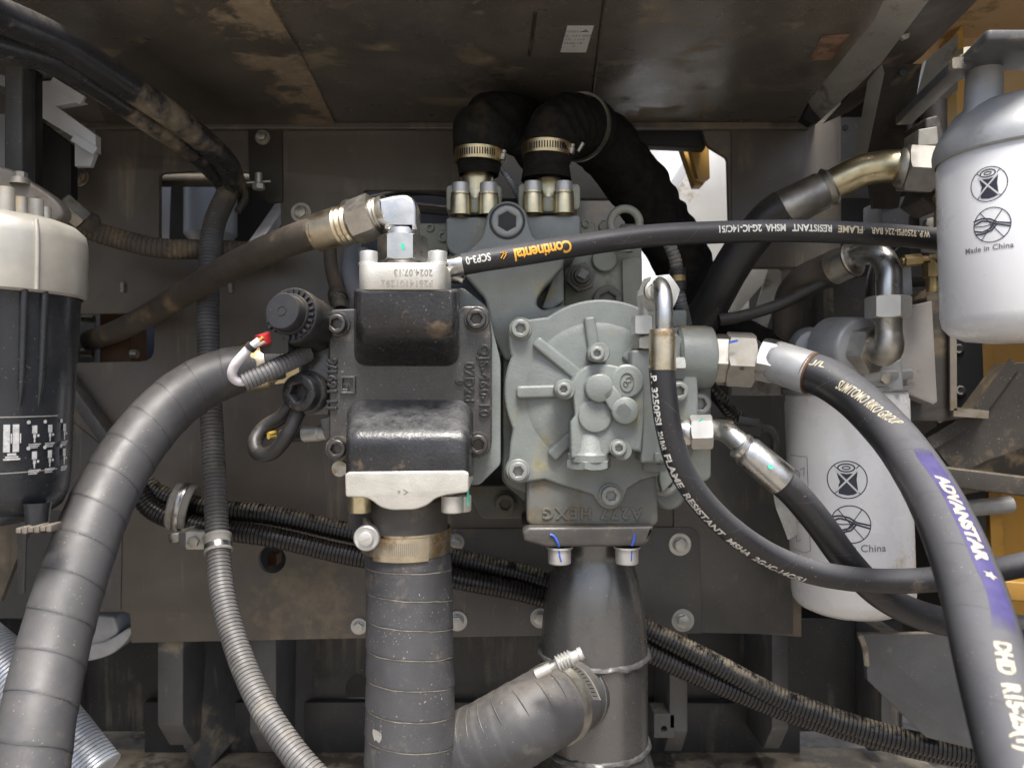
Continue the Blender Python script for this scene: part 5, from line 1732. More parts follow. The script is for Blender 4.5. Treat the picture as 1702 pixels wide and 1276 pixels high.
m = MB(); m.rod((722, 447, .965), (774, 439, .966), [(0, 0), (0, 12), (.2, 12), (.25, 16), (.3, 17.5), (1, 17.5), (1, 0)], 30); m.done('ferrule', M['zinc'], he)
m = MB(); m.rod((748, 458, .985), (770, 466, .985), [(0, 0), (0, 12), (.5, 12), (1, 9), (1, 0)], 20); m.done('retainer', M['zinc'], he)

# hose with white print dropping from the banjo on the charge pump
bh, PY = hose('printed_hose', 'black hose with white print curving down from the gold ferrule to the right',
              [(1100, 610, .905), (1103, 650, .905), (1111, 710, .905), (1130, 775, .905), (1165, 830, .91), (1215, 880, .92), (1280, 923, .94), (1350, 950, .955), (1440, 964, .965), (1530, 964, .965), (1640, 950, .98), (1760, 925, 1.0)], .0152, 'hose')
fit_text(PY, (1100, 619), (1110, 702), '.P. 3250PSI', .0125, M['whiteprint'], bh, roll=.92, bold=.0004)
fit_text(PY, (1113, 712), (1123, 741), '224 BAR', .010, M['whiteprint'], bh, roll=.94, bold=.0003)
fit_text(PY, (1126, 748), (1333, 948), 'FLAME  RESISTANT  MSHA  2G-IC-14C/51', .0125, M['whiteprint'], bh, roll=.84, bold=.0004)
be = thing('hose_end', 'gold stained ferrule with bent silver tube and hexagon fittings right of the charge pump', 'hose end', W(1100, 560, .92))
m = MB(); m.rod((1101, 616, .905), (1101, 548, .905), [(0, 0), (0, 21), (.02, 22.5), (.8, 22), (.86, 21.5), (.9, 22.5), (1, 21), (1, 0)], 32); m.done('ferrule', M['ferrule'], be)
m = MB(); m.tube(Path([(1102, 556, .905), (1103, 520, .905), (1102, 492, .91), (1097, 476, .925), (1090, 474, .945)], S(15.5, .91)), 24); m.done('bent_tube', M['zinc'], be)
m = MB(); m.nut(W(1087, 489, .955), FRONT + X * .25, S(27, .95), .026, spin=.15); m.done('hex_nut', M['whitezinc'], be)
m = MB(); m.lathe(W(1087, 484, .93), FRONT + X * .25, [(0, S(19, .93)), (.003, S(18, .93)), (.004, S(14, .93))], 26); m.done('nut_collar', M['zincdull'], be)
m = MB(); m.nut(W(1076, 556, .965), Z, S(24, .965), S(30, .965), spin=.1); m.lathe(W(1077, 524, .965), Z, [(-.01, S(16, .96)), (.01, S(16, .96)), (.022, S(20, .96)), (.03, S(20, .96))], 24)
m.done('adapter', M['whitezinc'], be)
m = MB(); m.nut(W(1077, 580, .97), Z, S(22, .97), S(19, .97), spin=.3); m.done('lock_nut', M['zincdull'], be)

# fitting train and the wide printed hose on the right
ut = thing('union_fitting', 'row of large zinc hexagon nuts on the right outlet of the pump', 'fitting', W(1225, 594, 1.07))
m = MB(); m.nutp((1182, 594, 1.07), (1212, 595, 1.065), 36, .26); m.done('hex_nut', M['zincdull'], ut)
m = MB(); m.nutp((1206, 596, 1.065), (1252, 598, 1.06), 41, .26); m.done('hex_nut', M['nutdull'], ut)
m = MB(); m.rod((1200, 595, 1.066), (1290, 600, 1.05), [(0, 0), (0, 27), (.5, 27), (.55, 32), (.62, 34), (.7, 29), (1, 29), (1, 0)], 32); m.done('union_body', M['zinc'], ut)
m = MB(); m.nutp((1264, 596, 1.045), (1292, 602, 1.035), 33, .2); m.done('hex_collar', M['zinc'], ut)
m = MB(); m.lathe(W(1233, 612, 1.02), FRONT, [(0, S(3.5, 1.02)), (.0022, S(3.5, 1.02)), (.0022, 0)], 14); m.done('vent_hole', M['deep'], ut)
m = MB(); m.bar(W(1212, 569, 1.022), W(1226, 566, 1.022), .003, .0015, up=FRONT); m.done('paint_mark', M['blue'], ut)
m = MB(); m.rod((1280, 598, 1.04), (1352, 622, 1.0), [(0, 0), (0, 28), (.1, 34), (.2, 35), (.92, 35), (.96, 34), (.97, 32), (1, 0)], 36); m.done('ferrule', M['alu'], ut)
m = MB(); m.rod((1344, 619, 1.004), (1351, 621.5, 1.0), [(0, 0), (0, 36), (1, 35), (1, 0)], 36); m.done('rust_rim', M['rust'], ut)
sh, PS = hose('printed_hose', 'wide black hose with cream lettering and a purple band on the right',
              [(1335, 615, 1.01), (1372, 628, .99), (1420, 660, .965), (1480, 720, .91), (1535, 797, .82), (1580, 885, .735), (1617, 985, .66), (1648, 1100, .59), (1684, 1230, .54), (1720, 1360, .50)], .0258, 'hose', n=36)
tx(PS, 1336, 612, '.AU/L', .013, M['creamprint'], sh, roll=-.35, bold=.0002)
q0 = PS.nearest(1418, 650); q1 = PS.nearest(1500, 745)
fit_text(PS, (1402, 640), (1492, 737), 'SUMITOMO RIKO GROUP', .0185, M['creamprint'], sh, roll=.22, bold=.00025)
qa, qb = PS.nearest(1524, 782), PS.nearest(1646, 1090)


def hose_patch(P, q0, q1, r0, r1, mt, parent, name, lift=.00012, n=60, k=14, step=None):
    m = MB(); vs, fs = [], []
    for i in range(n + 1):
        q = q0 + (q1 - q0) * i / n
        C, T, r = P.at(q)
        f = (FRONT - T * FRONT.dot(T)).normalized(); b = T.cross(f)
        for j in range(k + 1):
            a = r0 + (r1 - r0) * j / k
            vs.append(C + (f * math.cos(a) + b * math.sin(a)) * (r + lift))
    for i in range(n):
        for j in range(k):
            a = i * (k + 1) + j
            fs.append((a, a + 1, a + k + 2, a + k + 1))
    m.add(vs, fs)
    return m.done(name, M[mt], parent)


nl = 7
for k in range(nl):
    hose_patch(PS, qa + .0022 * k, qa + .0022 * k + .0003 + .00028 * k, -.0, .70, 'purpleband', sh, 'printed_stripe', n=3)
hose_patch(PS, qa + .0022 * nl, qb - .022, -.0, .70, 'purpleband', sh, 'printed_band')
for k in range(7):
    hose_patch(PS, qb - .022 + .0030 * k, qb - .022 + .0030 * k + .0026 - .00033 * k, -.0, .70, 'purpleband', sh, 'printed_stripe', n=3)
fit_text(PS, (1553, 828), (1614, 972), 'ADVANSTAR', .0150, M['creamprint'], sh, roll=.36, bold=.0008, lift=.0004)
m = MB(); q = PS.nearest(1622, 992) ; C, T, r = PS.at(q)
f = (FRONT - T * FRONT.dot(T)).normalized(); b = T.cross(f)
star = []
for k in range(10):
    R_ = (.0062 if k % 2 == 0 else .0026); a = 2 * PI * k / 10
    an = .36 - R_ * math.cos(a) / r
    star.append(C + (f * math.cos(an) + b * math.sin(an)) * (r + .0006) + T * (R_ * math.sin(a)))
star.append(C + (f * math.cos(.36) + b * math.sin(.36)) * (r + .0007))
m.add(star, [(k, (k + 1) % 10, 10) for k in range(10)])
m.done('printed_star', M['creamprint'], sh)
fit_text(PS, (1644, 1105), (1706, 1318), 'DHD  R15-25(1)  4', .0148, M['creamprint'], sh, roll=.46, bold=.0007)

# hose with bent silver tube lower right of the pump
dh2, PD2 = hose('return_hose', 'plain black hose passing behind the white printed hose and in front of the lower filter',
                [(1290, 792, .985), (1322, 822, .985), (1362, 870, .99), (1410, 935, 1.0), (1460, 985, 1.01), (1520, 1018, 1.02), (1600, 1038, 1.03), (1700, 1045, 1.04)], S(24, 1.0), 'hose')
re_ = thing('hose_end', 'zinc bent tube and long ferrule angled down right of the pump', 'hose end', W(1200, 715, 1.02))
m = MB(); m.rod((1228, 738, .985), (1302, 800, .985), [(0, 0), (0, 21), (.03, 24), (.1, 24), (.12, 22), (.2, 27), (.98, 28), (1, 26), (1, 0)], 34); m.done('ferrule', M['zinc'], re_)
m = MB(); m.tube(Path([(1178, 714, 1.03), (1195, 714, 1.02), (1215, 723, 1.0), (1242, 748, .985)], [S(17, 1.0), S(17.5, 1.0), S(18, 1.0), S(19, .985)]), 26); m.done('bent_tube', M['zinc'], re_)
m = MB(); m.nutp((1148, 718, 1.03), (1184, 717, 1.025), 25, .3); m.done('hex_nut', M['whitezinc'], re_)
m = MB(); m.rod((1120, 720, 1.04), (1152, 719, 1.03), [(0, 0), (0, 21), (.4, 23), (.8, 23), (1, 20), (1, 0)], 30); m.done('adapter', M['zinc'], re_)
m = MB(); m.lathe(W(1280, 776, .963), FRONT + Z * .4, [(0, .003), (.0012, .003), (.0012, 0)], 12); m.done('paint_mark', M['green'], re_); m = MB(); m.bar(W(1162, 700, .999), W(1168, 696, .999), .002, .0015, up=FRONT); m.done('paint_mark', M['green'], re_)

# sensor plug and loom above it
sn = thing('sensor_plug', 'black electrical plug on a corrugated loom right of the pump', 'plug', W(1240, 708, 1.12))
m = MB(); m.rod((1186, 704, 1.11), (1222, 706, 1.11), [(0, 0), (0, 11), (1, 11), (1, 0)], 20); m.done('sensor_stem', M['zincyel'], sn)
m = MB(); m.bar(W(1216, 706, 1.11), W(1262, 712, 1.11), S(26, 1.1), S(26, 1.1), bev=.004); m.bar(W(1226, 697, 1.09), W(1260, 702, 1.09), S(14, 1.1), S(14, 1.1), bev=.002); m.done('plug_body', M['blk'], sn)
m = MB(); m.tube(Path([(1262, 712, 1.11), (1278, 714, 1.12), (1288, 730, 1.14), (1286, 770, 1.16)], S(7, 1.1)), 12, jit=(.2, 120)); m.done('taped_wires', M['hosedark'], sn)
m = MB(); m.tube(Path([(1262, 708, 1.11), (1272, 711, 1.115), (1282, 716, 1.12)], .002), 8); m.done('wire', M['yellowwire'], sn)
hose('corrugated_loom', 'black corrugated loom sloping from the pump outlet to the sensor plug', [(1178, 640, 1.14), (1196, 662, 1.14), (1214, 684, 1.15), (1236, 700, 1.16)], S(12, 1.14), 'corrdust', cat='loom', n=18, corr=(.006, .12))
wl = thing('vertical_loom', 'black corrugated loom with a brass coloured ring right of the pale green block', 'loom', W(1130, 470, 1.1))
m = MB(); m.tube(Path([(1112, 405, 1.1), (1122, 430, 1.1), (1126, 455, 1.1)], S(10.5, 1.1)), 18, corr=(.006, .12)); m.tube(Path([(1127, 482, 1.1), (1132, 505, 1.1), (1138, 530, 1.12), (1144, 560, 1.14)], S(10.5, 1.1)), 18, corr=(.006, .12)); m.done('conduit', M['corrgrey'], wl)
m = MB(); m.rod((1126, 447, 1.095), (1128, 484, 1.095), [(0, 0), (0, 12), (.05, 14), (.28, 14), (.3, 11), (.6, 11), (.62, 14), (.9, 13), (1, 11), (1, 0)], 20); m.done('connector', M['blk'], wl)
m = MB(); m.rod((1126.5, 458, 1.094), (1127, 468, 1.094), [(0, 0), (0, 13), (1, 13), (1, 0)], 20); m.done('ring', M['brass'], wl)

# sleeved hoses on top of the pump
sl1, P1 = hose('sleeved_hose', 'left hose in a black fabric sleeve bending back over the top of the pump', [(796, 282, 1.105), (795, 255, 1.105), (797, 225, 1.115), (815, 204, 1.15), (850, 205, 1.22), (880, 222, 1.30), (900, 250, 1.38)], [S(34, 1.1), S(40, 1.1), S(46, 1.12), S(47, 1.15), S(46, 1.2), S(44, 1.3), S(42, 1.35)], 'sleeve', n=72, jit=(.10, 24), step=.0025, fold=(.045, .034))
sl2, P2 = hose('sleeved_hose', 'long hose in a black fabric sleeve arching over and down right of the pump', [(908, 296, 1.10), (908, 270, 1.10), (913, 240, 1.11), (932, 212, 1.15), (968, 214, 1.22), (1012, 250, 1.27), (1055, 305, 1.30), (1098, 375, 1.32), (1135, 440, 1.34), (1158, 520, 1.36), (1180, 620, 1.38)], [S(33, 1.1), S(38, 1.1), S(44, 1.11), S(48, 1.15)] + [S(52, 1.25)] * 4 + [S(50, 1.3)] * 3, 'sleeve', n=72, jit=(.10, 24), step=.0025, fold=(.045, .034))
m = MB(); m.tube(Path([(1195, 540, 1.30), (1240, 556, 1.26), (1300, 590, 1.22), (1350, 640, 1.22)], S(24, 1.25)), 24, jit=(.12, 30)); m.done('sleeved_hose', M['sleeve'], label='black fabric sleeved hose behind the row of zinc nuts', cat='hose')
m = MB(); m.lathe(W(796, 292, 1.105), Z, [(S(k, 1.1), S(32 + 4 * k / 22 + (1.2 if k % 4 < 2 else 0), 1.1)) for k in range(0, 24, 2)], 40); m.done('sleeve_cuff', M['sleeve'], sl1)
m = MB(); m.lathe(W(908, 300, 1.10), Z, [(S(44 * k / 44, 1.1), S(41 - 7 * k / 44 + (1.2 if k % 4 < 2 else 0), 1.1)) for k in range(0, 46, 2)], 40); m.done('sleeve_cuff', M['sleeve'], sl2)
for (k, (x, y, r, lab)) in enumerate(((795, 262, 33, 'brass toned slotted clamp round the left fabric sleeve'), (908, 252, 34, 'brass toned slotted clamp round the right fabric sleeve'))):
    c = thing('sleeve_clamp', lab, 'clamp', W(x, y, 1.1), 'clamps round the fabric sleeves')
    O = W(x, y + 10, 1.10)
    R_ = S(r + 7, 1.1)
    m = MB(); m.lathe(O, Z + X * .03, [(0, R_ - .003), (0, R_), (S(21, 1.1), R_), (S(21, 1.1), R_ - .003)], 48); m.done('band', M['clampbrass'], c)
    slots(O, Z, R_, -.75, .75, S(5, 1.1), S(16, 1.1), 15, c, .0006)
    m = MB(); m.rod((x + r + 6, y + 4, 1.09), (x + r + 10, y - 12, 1.09), [(0, 0), (0, 6), (.6, 6), (.7, 4), (1, 4), (1, 0)], 12); m.done('screw', M['zincdull'], c)
tc = thing('tie_clamp', 'thin steel band crossing the right fabric sleeve near its bend', 'clamp', W(960, 215, 1.2))
C, T, r = P2.at(P2.nearest(962, 214))
m = MB(); m.lathe(C - T * .003, T, [(0, r * 1.0), (0, r * 1.07), (.007, r * 1.07), (.007, r)], 48); m.done('band', M['zincdull'], tc)
m = MB(); m.rod((968, 238, 1.12), (960, 252, 1.12), [(0, 0), (0, 5), (1, 4), (1, 0)], 10); m.done('screw', M['zincdull'], tc)
m = MB(); m.tube(Path([(832, 280, 1.12), (848, 300, 1.12), (862, 325, 1.14)], [.0035, .005, .006]), 12, corr=(.004, .15)); m.done('threaded_tail', M['palegrey'], label='small ribbed pale tail between the two sleeved hoses', cat='tail')

# upper right hose with bent silver tube
hose('suction_line', 'dark dusty hose dropping from the long zinc ferrule behind the orange printed hose', [(1305, 345, 1.14), (1280, 362, 1.15), (1245, 400, 1.17), (1212, 450, 1.19), (1185, 500, 1.21), (1150, 560, 1.24)], S(31, 1.17), 'hosedark')
ue = thing('hose_end', 'yellowed bent tube with large hexagon nut leading to the upper filter', 'hose end', W(1450, 290, 1.1))
m = MB(); m.rod((1296, 352, 1.145), (1384, 308, 1.13), [(0, 0), (0, 29), (.04, 33), (.8, 31), (.84, 28), (.88, 30), (.93, 33), (.97, 30), (1, 28), (1, 0)], 36); m.done('ferrule', M['zincdull'], ue)
m = MB(); m.tube(Path([(1374, 313, 1.13), (1400, 299, 1.12), (1432, 284, 1.11), (1468, 277, 1.10), (1505, 276, 1.095)], S(26, 1.11)), 30); m.done('bent_tube', M['zincyel'], ue)
m = MB(); m.nutp((1500, 280, 1.09), (1550, 283, 1.085), 36, .2); m.done('hex_nut', M['nutdull'], ue)
m = MB(); m.rod((1490, 279, 1.092), (1502, 280, 1.09), [(0, 0), (0, 28), (.5, 32), (1, 33), (1, 0)], 30); m.done('collar', M['zincdull'], ue)
m = MB(); m.rod((1545, 283, 1.085), (1600, 286, 1.08), [(0, 0), (0, 28), (.3, 34), (.6, 34), (.7, 27), (1, 27), (1, 0)], 30); m.done('adapter', M['zincdull'], ue)
# silver elbow into the lower filter head
hose('return_line', 'dirty black hose behind the bent silver tube of the lower filter', [(1400, 438, 1.11), (1372, 448, 1.14), (1335, 466, 1.17), (1314, 492, 1.2), (1308, 540, 1.22), (1312, 620, 1.25)], S(25, 1.16), 'hosedirty')
ee = thing('hose_end', 'silver bent tube curving down into a nut above the lower filter', 'hose end', W(1470, 470, 1.12))
m = MB(); m.rod((1384, 446, 1.12), (1420, 430, 1.09), [(0, 0), (0, 26), (.05, 29), (.85, 27), (.88, 22), (.94, 29), (1, 27), (1, 0)], 32); m.done('ferrule', M['zincdull'], ee)
m = MB(); m.tube(Path([(1412, 431, 1.095), (1436, 421, 1.075), (1462, 424, 1.055), (1476, 448, 1.045), (1477, 480, 1.04), (1477, 505, 1.04)], S(20, 1.05)), 28); m.done('bent_tube', M['zinc'], ee)
m = MB(); m.nutp((1476, 529, 1.04), (1476, 493, 1.04), 31, .1); m.done('hex_nut', M['whitezinc'], ee)
m = MB(); m.tube(Path([(1477, 525, 1.04), (1477, 552, 1.04), (1477, 572, 1.038), (1472, 584, 1.042), (1455, 580, 1.055), (1432, 577, 1.075)], [S(21, 1.04), S(21, 1.04), S(24, 1.04), S(25, 1.04), S(24, 1.04), S(24, 1.04)]), 28); m.done('elbow', M['zincdull'], ee)
m = MB(); m.nut(W(1428, 580, 1.083), FRONT + X * .72 - Z * .1, S(36, 1.06), .024, spin=.3); m.done('hex_nut', M['zincdull'], ee)
hose('thin_hose', 'thin black hose rising from behind the zinc nuts to the right', [(1195, 532, 1.16), (1230, 526, 1.16), (1290, 508, 1.15), (1345, 482, 1.14), (1400, 456, 1.13)], S(10, 1.15), 'hosedark', n=18)
# brass bits under the upper fitting
bt = thing('brass_tee', 'small dull brass tee and threaded stud left of the upper filter', 'tee', W(1550, 480, 1.12))
m = MB(); m.nutp((1530, 431, 1.12), (1502, 434, 1.12), 9, .2); m.rod((1498, 434, 1.12), (1545, 430, 1.12), [(0, 0), (0, 6), (1, 6), (1, 0)], 14); m.done('branch', M['brass'], bt)
m = MB(); m.rod((1549, 424, 1.12), (1549, 486, 1.12), [(0, 0), (0, 10), (.1, 10), (.12, 6), (.4, 6), (.42, 10), (.5, 9), (.55, 10), (.6, 9), (.65, 10), (.7, 9), (.75, 10), (.8, 9), (.85, 10), (1, 9), (1, 0)], 18); m.done('stud', M['brass'], bt)
m = MB(); m.nutp((1549, 461, 1.12), (1549, 438, 1.12), 13, .2); m.done('hex_nut', M['brass'], bt)

# ------------------------------------------------------------------ spin-on filters
RF = .0865


def on_cyl(C, A, R, u, v, a0, lift=.0003):
    """u: arc length round the can from heading a0 (radians, 0 = open side, + right), v: metres up the axis"""
    A = A.normalized()
    f = (FRONT - A * FRONT.dot(A)).normalized(); r = f.cross(A) * -1
    r = A.cross(f) * -1 if False else (X - A * X.dot(A)).normalized()
    r = (r - f * r.dot(f)).normalized()
    a = a0 + u / R
    return C + A * v + (f * math.cos(a) + r * math.sin(a)) * (R + lift)


def cyl_mark(polys, C, A, R, a0, v0, mt, parent, name, sub=.006, lift=.0003):
    m = MB()
    for (vs, fs) in polys:
        vs, fs = fine([Vector((x, y, 0)) for (x, y) in vs] if not isinstance(vs[0], Vector) else vs, fs, sub)
        m.add([on_cyl(C, A, R, p.x, v0 + p.y, a0, lift) for p in vs], fs)
    return m.done(name, M[mt], parent)


def stroke(p, q, w):
    dx, dy = q[0] - p[0], q[1] - p[1]
    L = math.hypot(dx, dy) or 1
    nx, ny = -dy / L * w / 2, dx / L * w / 2
    return ([(p[0] + nx, p[1] + ny), (p[0] - nx, p[1] - ny), (q[0] - nx, q[1] - ny), (q[0] + nx, q[1] + ny)], [(0, 1, 2, 3)])


def ringpoly(cx, cy, r, w, n=40, ry=None):
    ry = ry or r
    vs, fs = [], []
    for i in range(n):
        a = 2 * PI * i / n
        vs += [(cx + (r - w) * math.cos(a), cy + (ry - w) * math.sin(a)), (cx + r * math.cos(a), cy + ry * math.sin(a))]
    for i in range(n):
        j = (i + 1) % n
        fs.append((2 * i, 2 * i + 1, 2 * j + 1, 2 * j))
    return (vs, fs)


def polyline(pts, w):
    return [stroke(a, b, w) for a, b in zip(pts, pts[1:])]


def make_filter(label, C, A, zlo, zhi, a0, vlogo, s, hgt_words, words):
    """C: axis point at v=0; can from v=zlo up to zhi"""
    t = thing('oil_filter', label, 'filter', C + A * zlo, 'white spin-on filters')
    m = MB()
    R = RF
    m.lathe(C, A, [(zlo - .014, 0), (zlo - .0135, R * .45), (zlo - .010, R * .72), (zlo - .002, R * .9), (zlo + .006, R * .975), (zlo + .018, R), (zhi - .012, R), (zhi - .010, R * .985), (zhi - .004, R * .985), (zhi, R * .97)], 64)
    m.done('can', M['filter'], t)
    # crossed-out drum
    g = [ringpoly(0, 0, s, s * .05), stroke((-s * .62, -s * .74), (-s * .45, -s * .58), s * .04), stroke((s * .62, s * .74), (s * .45, s * .58), s * .04), stroke((s * .62, -s * .74), (s * .45, -s * .58), s * .04), stroke((-s * .62, s * .74), (-s * .45, s * .58), s * .04)]
    g.append(ringpoly(-.02 * s, s * .62, s * .44, s * .07, 30, s * .24))
    g.append(ringpoly(-.02 * s, s * .62, s * .22, s * .06, 24, s * .11))
    drum = [(-.5, .42), (-.3, .34), (0, .3), (.3, .34), (.52, .42), (.46, 0), (.52, -.66), (.3, -.78), (0, -.82), (-.42, -.74), (-.42, -.3), (-.34, -.1), (-.42, .1)]
    g.append(([(x * s, y * s) for (x, y) in drum], [tuple(range(len(drum)))]))
    cyl_mark(g, C, A, R, a0, vlogo, 'ink', t, 'printed_symbol')
    cyl_mark([stroke((-s * .56, -s * .62), (s * .52, s * .5), s * .09), stroke((-s * .54, s * .5), (s * .52, -s * .66), s * .09)], C, A, R, a0, vlogo, 'filter', t, 'printed_symbol', lift=.0005)
    # crossed-out pliers
    v2 = vlogo - s * 2.33
    g = [ringpoly(s * .1, 0, s, s * .05), stroke((-s * .45, -s * .8), (s * .68, s * .8), s * .045), stroke((-s * .5, s * .78), (s * .7, -s * .76), s * .045)]
    g += polyline([(-s * .86, s * .12), (-s * .4, s * .3), (s * .0, s * .2), (s * .3, s * .02), (s * 1.05, -s * .22)], s * .09)
    g += polyline([(-s * .88, s * .34), (-s * .4, s * .44), (s * .05, s * .34), (s * .4, s * .1), (s * 1.05, -s * .05)], s * .09)
    g += polyline([(-s * .86, -s * .22), (-s * .4, -s * .34), (s * .05, -s * .2), (s * .3, s * .1)], s * .09)
    g += polyline([(-s * .8, -s * .42), (-s * .4, -s * .46), (s * .1, -s * .32), (s * .4, s * .02)], s * .09)
    g += polyline([(-s * .8, s * .02), (-s * .3, -s * .02), (s * .2, s * .02)], s * .05)
    cyl_mark(g, C, A, R, a0, v2, 'ink', t, 'printed_symbol')
    vs, fs = textmesh(words, hgt_words, 0, .00015, 1.05)
    w = max(v.x for v in vs)
    cyl_mark([([Vector((v.x - w / 2 + (s * .2 if hgt_words > .0135 else -s * .15), v.y, 0)) for v in vs], fs)], C, A, R, a0, vlogo - s * 3.75, 'inkgrey', t, 'printed_lettering')
    return t


# lower filter, leaning slightly
A1 = (W(1404, 640, 1.17) - W(1418, 1030, 1.17)).normalized()
C1_ = W(1417, 1000, 1.17)
f1 = make_filter('lower white oil filter with black crossed out symbols behind the black hoses', C1_, A1, .0, S(348, 1.17), math.radians(-24), S(221, 1.14), S(32, 1.085), S(17, 1.085), 'Made in China')
g = polyline([(0, 0), (.028, 0), (.028, -.135), (.022, -.14), (0, -.14)], .0007) + polyline([(0, -.05), (.028, -.05)], .0007) + polyline([(0, -.098), (.028, -.098)], .0007)
g += [ringpoly(.012, -.027, .006, .0009), ringpoly(.012, -.027, .003, .0006)] + polyline([(.018, -.02), (.024, -.016), (.023, -.028)], .0008)
g += [ringpoly(.018, -.07, .005, .0009), ringpoly(.014, -.075, .004, .0008)] + polyline([(.008, -.11), (.008, -.128), (.016, -.122)], .0008)
g = [([(1.45 * x, y) for (x, y) in vs], fs) for (vs, fs) in g]
cyl_mark(g, C1_, A1, RF, math.radians(-88), S(255, 1.14), 'inkgrey', f1, 'printed_panel')
h1 = thing('filter_mount', 'grey cast head with square plate above the lower white filter', 'filter head', W(1420, 640, 1.17))
m = MB()
Ct = C1_ + A1 * S(362, 1.17)
m.lathe(Ct, A1, [(-S(14, 1.17), RF * .9), (-S(13, 1.17), RF * 1.01), (-S(6, 1.17), RF * 1.02), (-.004, RF * .95), (.006, RF * .97), (.014, RF * .97), (.02, RF * .9), (.05, RF * .86), (.075, RF * .6), (.082, RF * .3), (.082, 0)], 48)
m.done('head_dome', M['alu'], h1)
m = MB(); m.lathe(Ct + A1 * .004, A1, [(0, RF * .9), (0, RF * 1.04), (.004, RF * 1.06), (.012, RF * 1.06), (.015, RF * 1.03), (.015, RF * .9)], 56)
m.done('head_rim', M['alu'], h1)
m = MB(); m.lathe(W(1352, 580, 1.13), FRONT - X * .25 - Z * .1, [(-.05, S(36, 1.1)), (.0, S(35, 1.1)), (.006, S(31, 1.1)), (.009, S(20, 1.1)), (.009, 0)], 32)
m.done('side_boss', M['alu'], h1)
for (x, y) in ((1392, 622), (1470, 628)):
    m = MB(); m.nut(W(x, y, 1.085), FRONT, S(9, 1.08), .007, 36, spin=.3); m.done('bolt', M['zincdull'], h1)
m = MB(); A = FRONT + X * .35 - Z * .08
m.lathe(W(1426, 580, 1.082), A, [(-.05, S(50, 1.15)), (.0, S(50, 1.15)), (.004, S(48, 1.15)), (.006, S(47, 1.15)), (.008, S(44, 1.15)), (.008, 0)], 44)
m.done('port_ring', M['alu'], h1)
m = MB(); m.bar(W(1396, 556, 1.082), W(1399, 561, 1.082), .0015, .001, up=FRONT)
m.done('paint_mark', M['green'], h1)
m = MB(); m.pp(fillet([(1482, 517), (1549, 500), (1558, 668), (1551, 672), (1482, 644), (1480, 630), (1440, 630), (1440, 560)], 2), 1.16, 1.22, 1.2); m.done('square_plate', M['greybox'], h1)
br = thing('filter_bracket', 'dark brown folded bracket plate carrying the lower filter head', 'bracket', W(1570, 690, 1.2))
m = MB(); m.pp(fillet([(1540, 495), (1550, 480), (1580, 470), (1584, 500), (1584, 676), (1640, 682), (1640, 690), (1570, 700), (1480, 700), (1480, 645), (1552, 672), (1556, 640)], 3), 1.2, 1.26, 1.5); m.done('plate', M['darkbrown'], br)
m = MB(); m.bar(W(1583, 478, 1.19), W(1584, 682, 1.19), .004, .01); m.bar(W(1584, 685, 1.19), W(1642, 689, 1.19), .004, .012); m.done('folded_edge', M['headgrime'], br)
m = MB(); m.pp(fillet([(1440, 690), (1720, 690), (1720, 800), (1560, 830), (1440, 830)], 4), 1.4, 1.42, 1); m.done('shadow_plate', M['darkbrown'], br)
m = MB(); m.pp(fillet([(1392, 598), (1446, 604), (1500, 596), (1503, 650), (1392, 650)], 4), 1.088, 1.2, 4, seg=4); m.done('cast_block', M['alu'], h1)
tp = thing('torn_tape', 'crumpled strip of clear tape hanging at the left of the lower filter', 'tape', W(1310, 890, 1.08))
m = MB()
rows = [[(1284, 815, 1.10), (1300, 812, 1.09)], [(1290, 845, 1.085), (1310, 838, 1.08)], [(1300, 870, 1.09), (1322, 862, 1.075)], [(1310, 897, 1.08), (1328, 886, 1.085)]]
vs = [W(*p) for r_ in rows for p in r_]
vs += [v + Y * .0006 for v in vs]
fs = [(0, 1, 3, 2), (2, 3, 5, 4), (4, 5, 7, 6)] + [tuple(8 + k for k in reversed(f)) for f in [(0, 1, 3, 2), (2, 3, 5, 4), (4, 5, 7, 6)]]
m.add(vs, fs); m.done('strip', M['tape'], tp)

# upper filter, close to the lens
A2 = (W(1702, 230, .86) - W(1712, 560, .86)).normalized()
C2_ = W(1711, 548, .86)
f2 = make_filter('upper white oil filter with crossed out symbols at the right edge', C2_, A2, .0, S(296, .86), math.radians(-55), S(243, .80), S(30, .79), S(13, .79), 'Made in China')
h2 = thing('filter_mount', 'grey blue cast head and dark mounting plate above the upper filter', 'filter head', W(1700, 240, .86))
Ct = C2_ + A2 * S(296, .86)
m = MB()
m.lathe(Ct, A2, [(-.006, RF * 1.0), (-.004, RF * 1.035), (.004, RF * 1.04), (.012, RF * 1.02), (.020, RF * .98), (.045, RF * .78), (.05, RF * .7), (.05, 0)], 56)
m.done('head_ring', M['alu'], h2)
m = MB(); m.lathe(W(1632, 250, .85), Z + X * .03, [(0, S(38, .85)), (S(40, .85), S(34, .85)), (S(70, .85), S(29, .85)), (S(150, .85), S(27, .85))], 32); m.done('pillar', M['alu'], h2)
m = MB(); m.pp(fillet([(1660, 190), (1720, 140), (1800, 120), (1800, 240), (1650, 240)], 8), .84, .9, 5); m.done('web', M['alu'], h2)
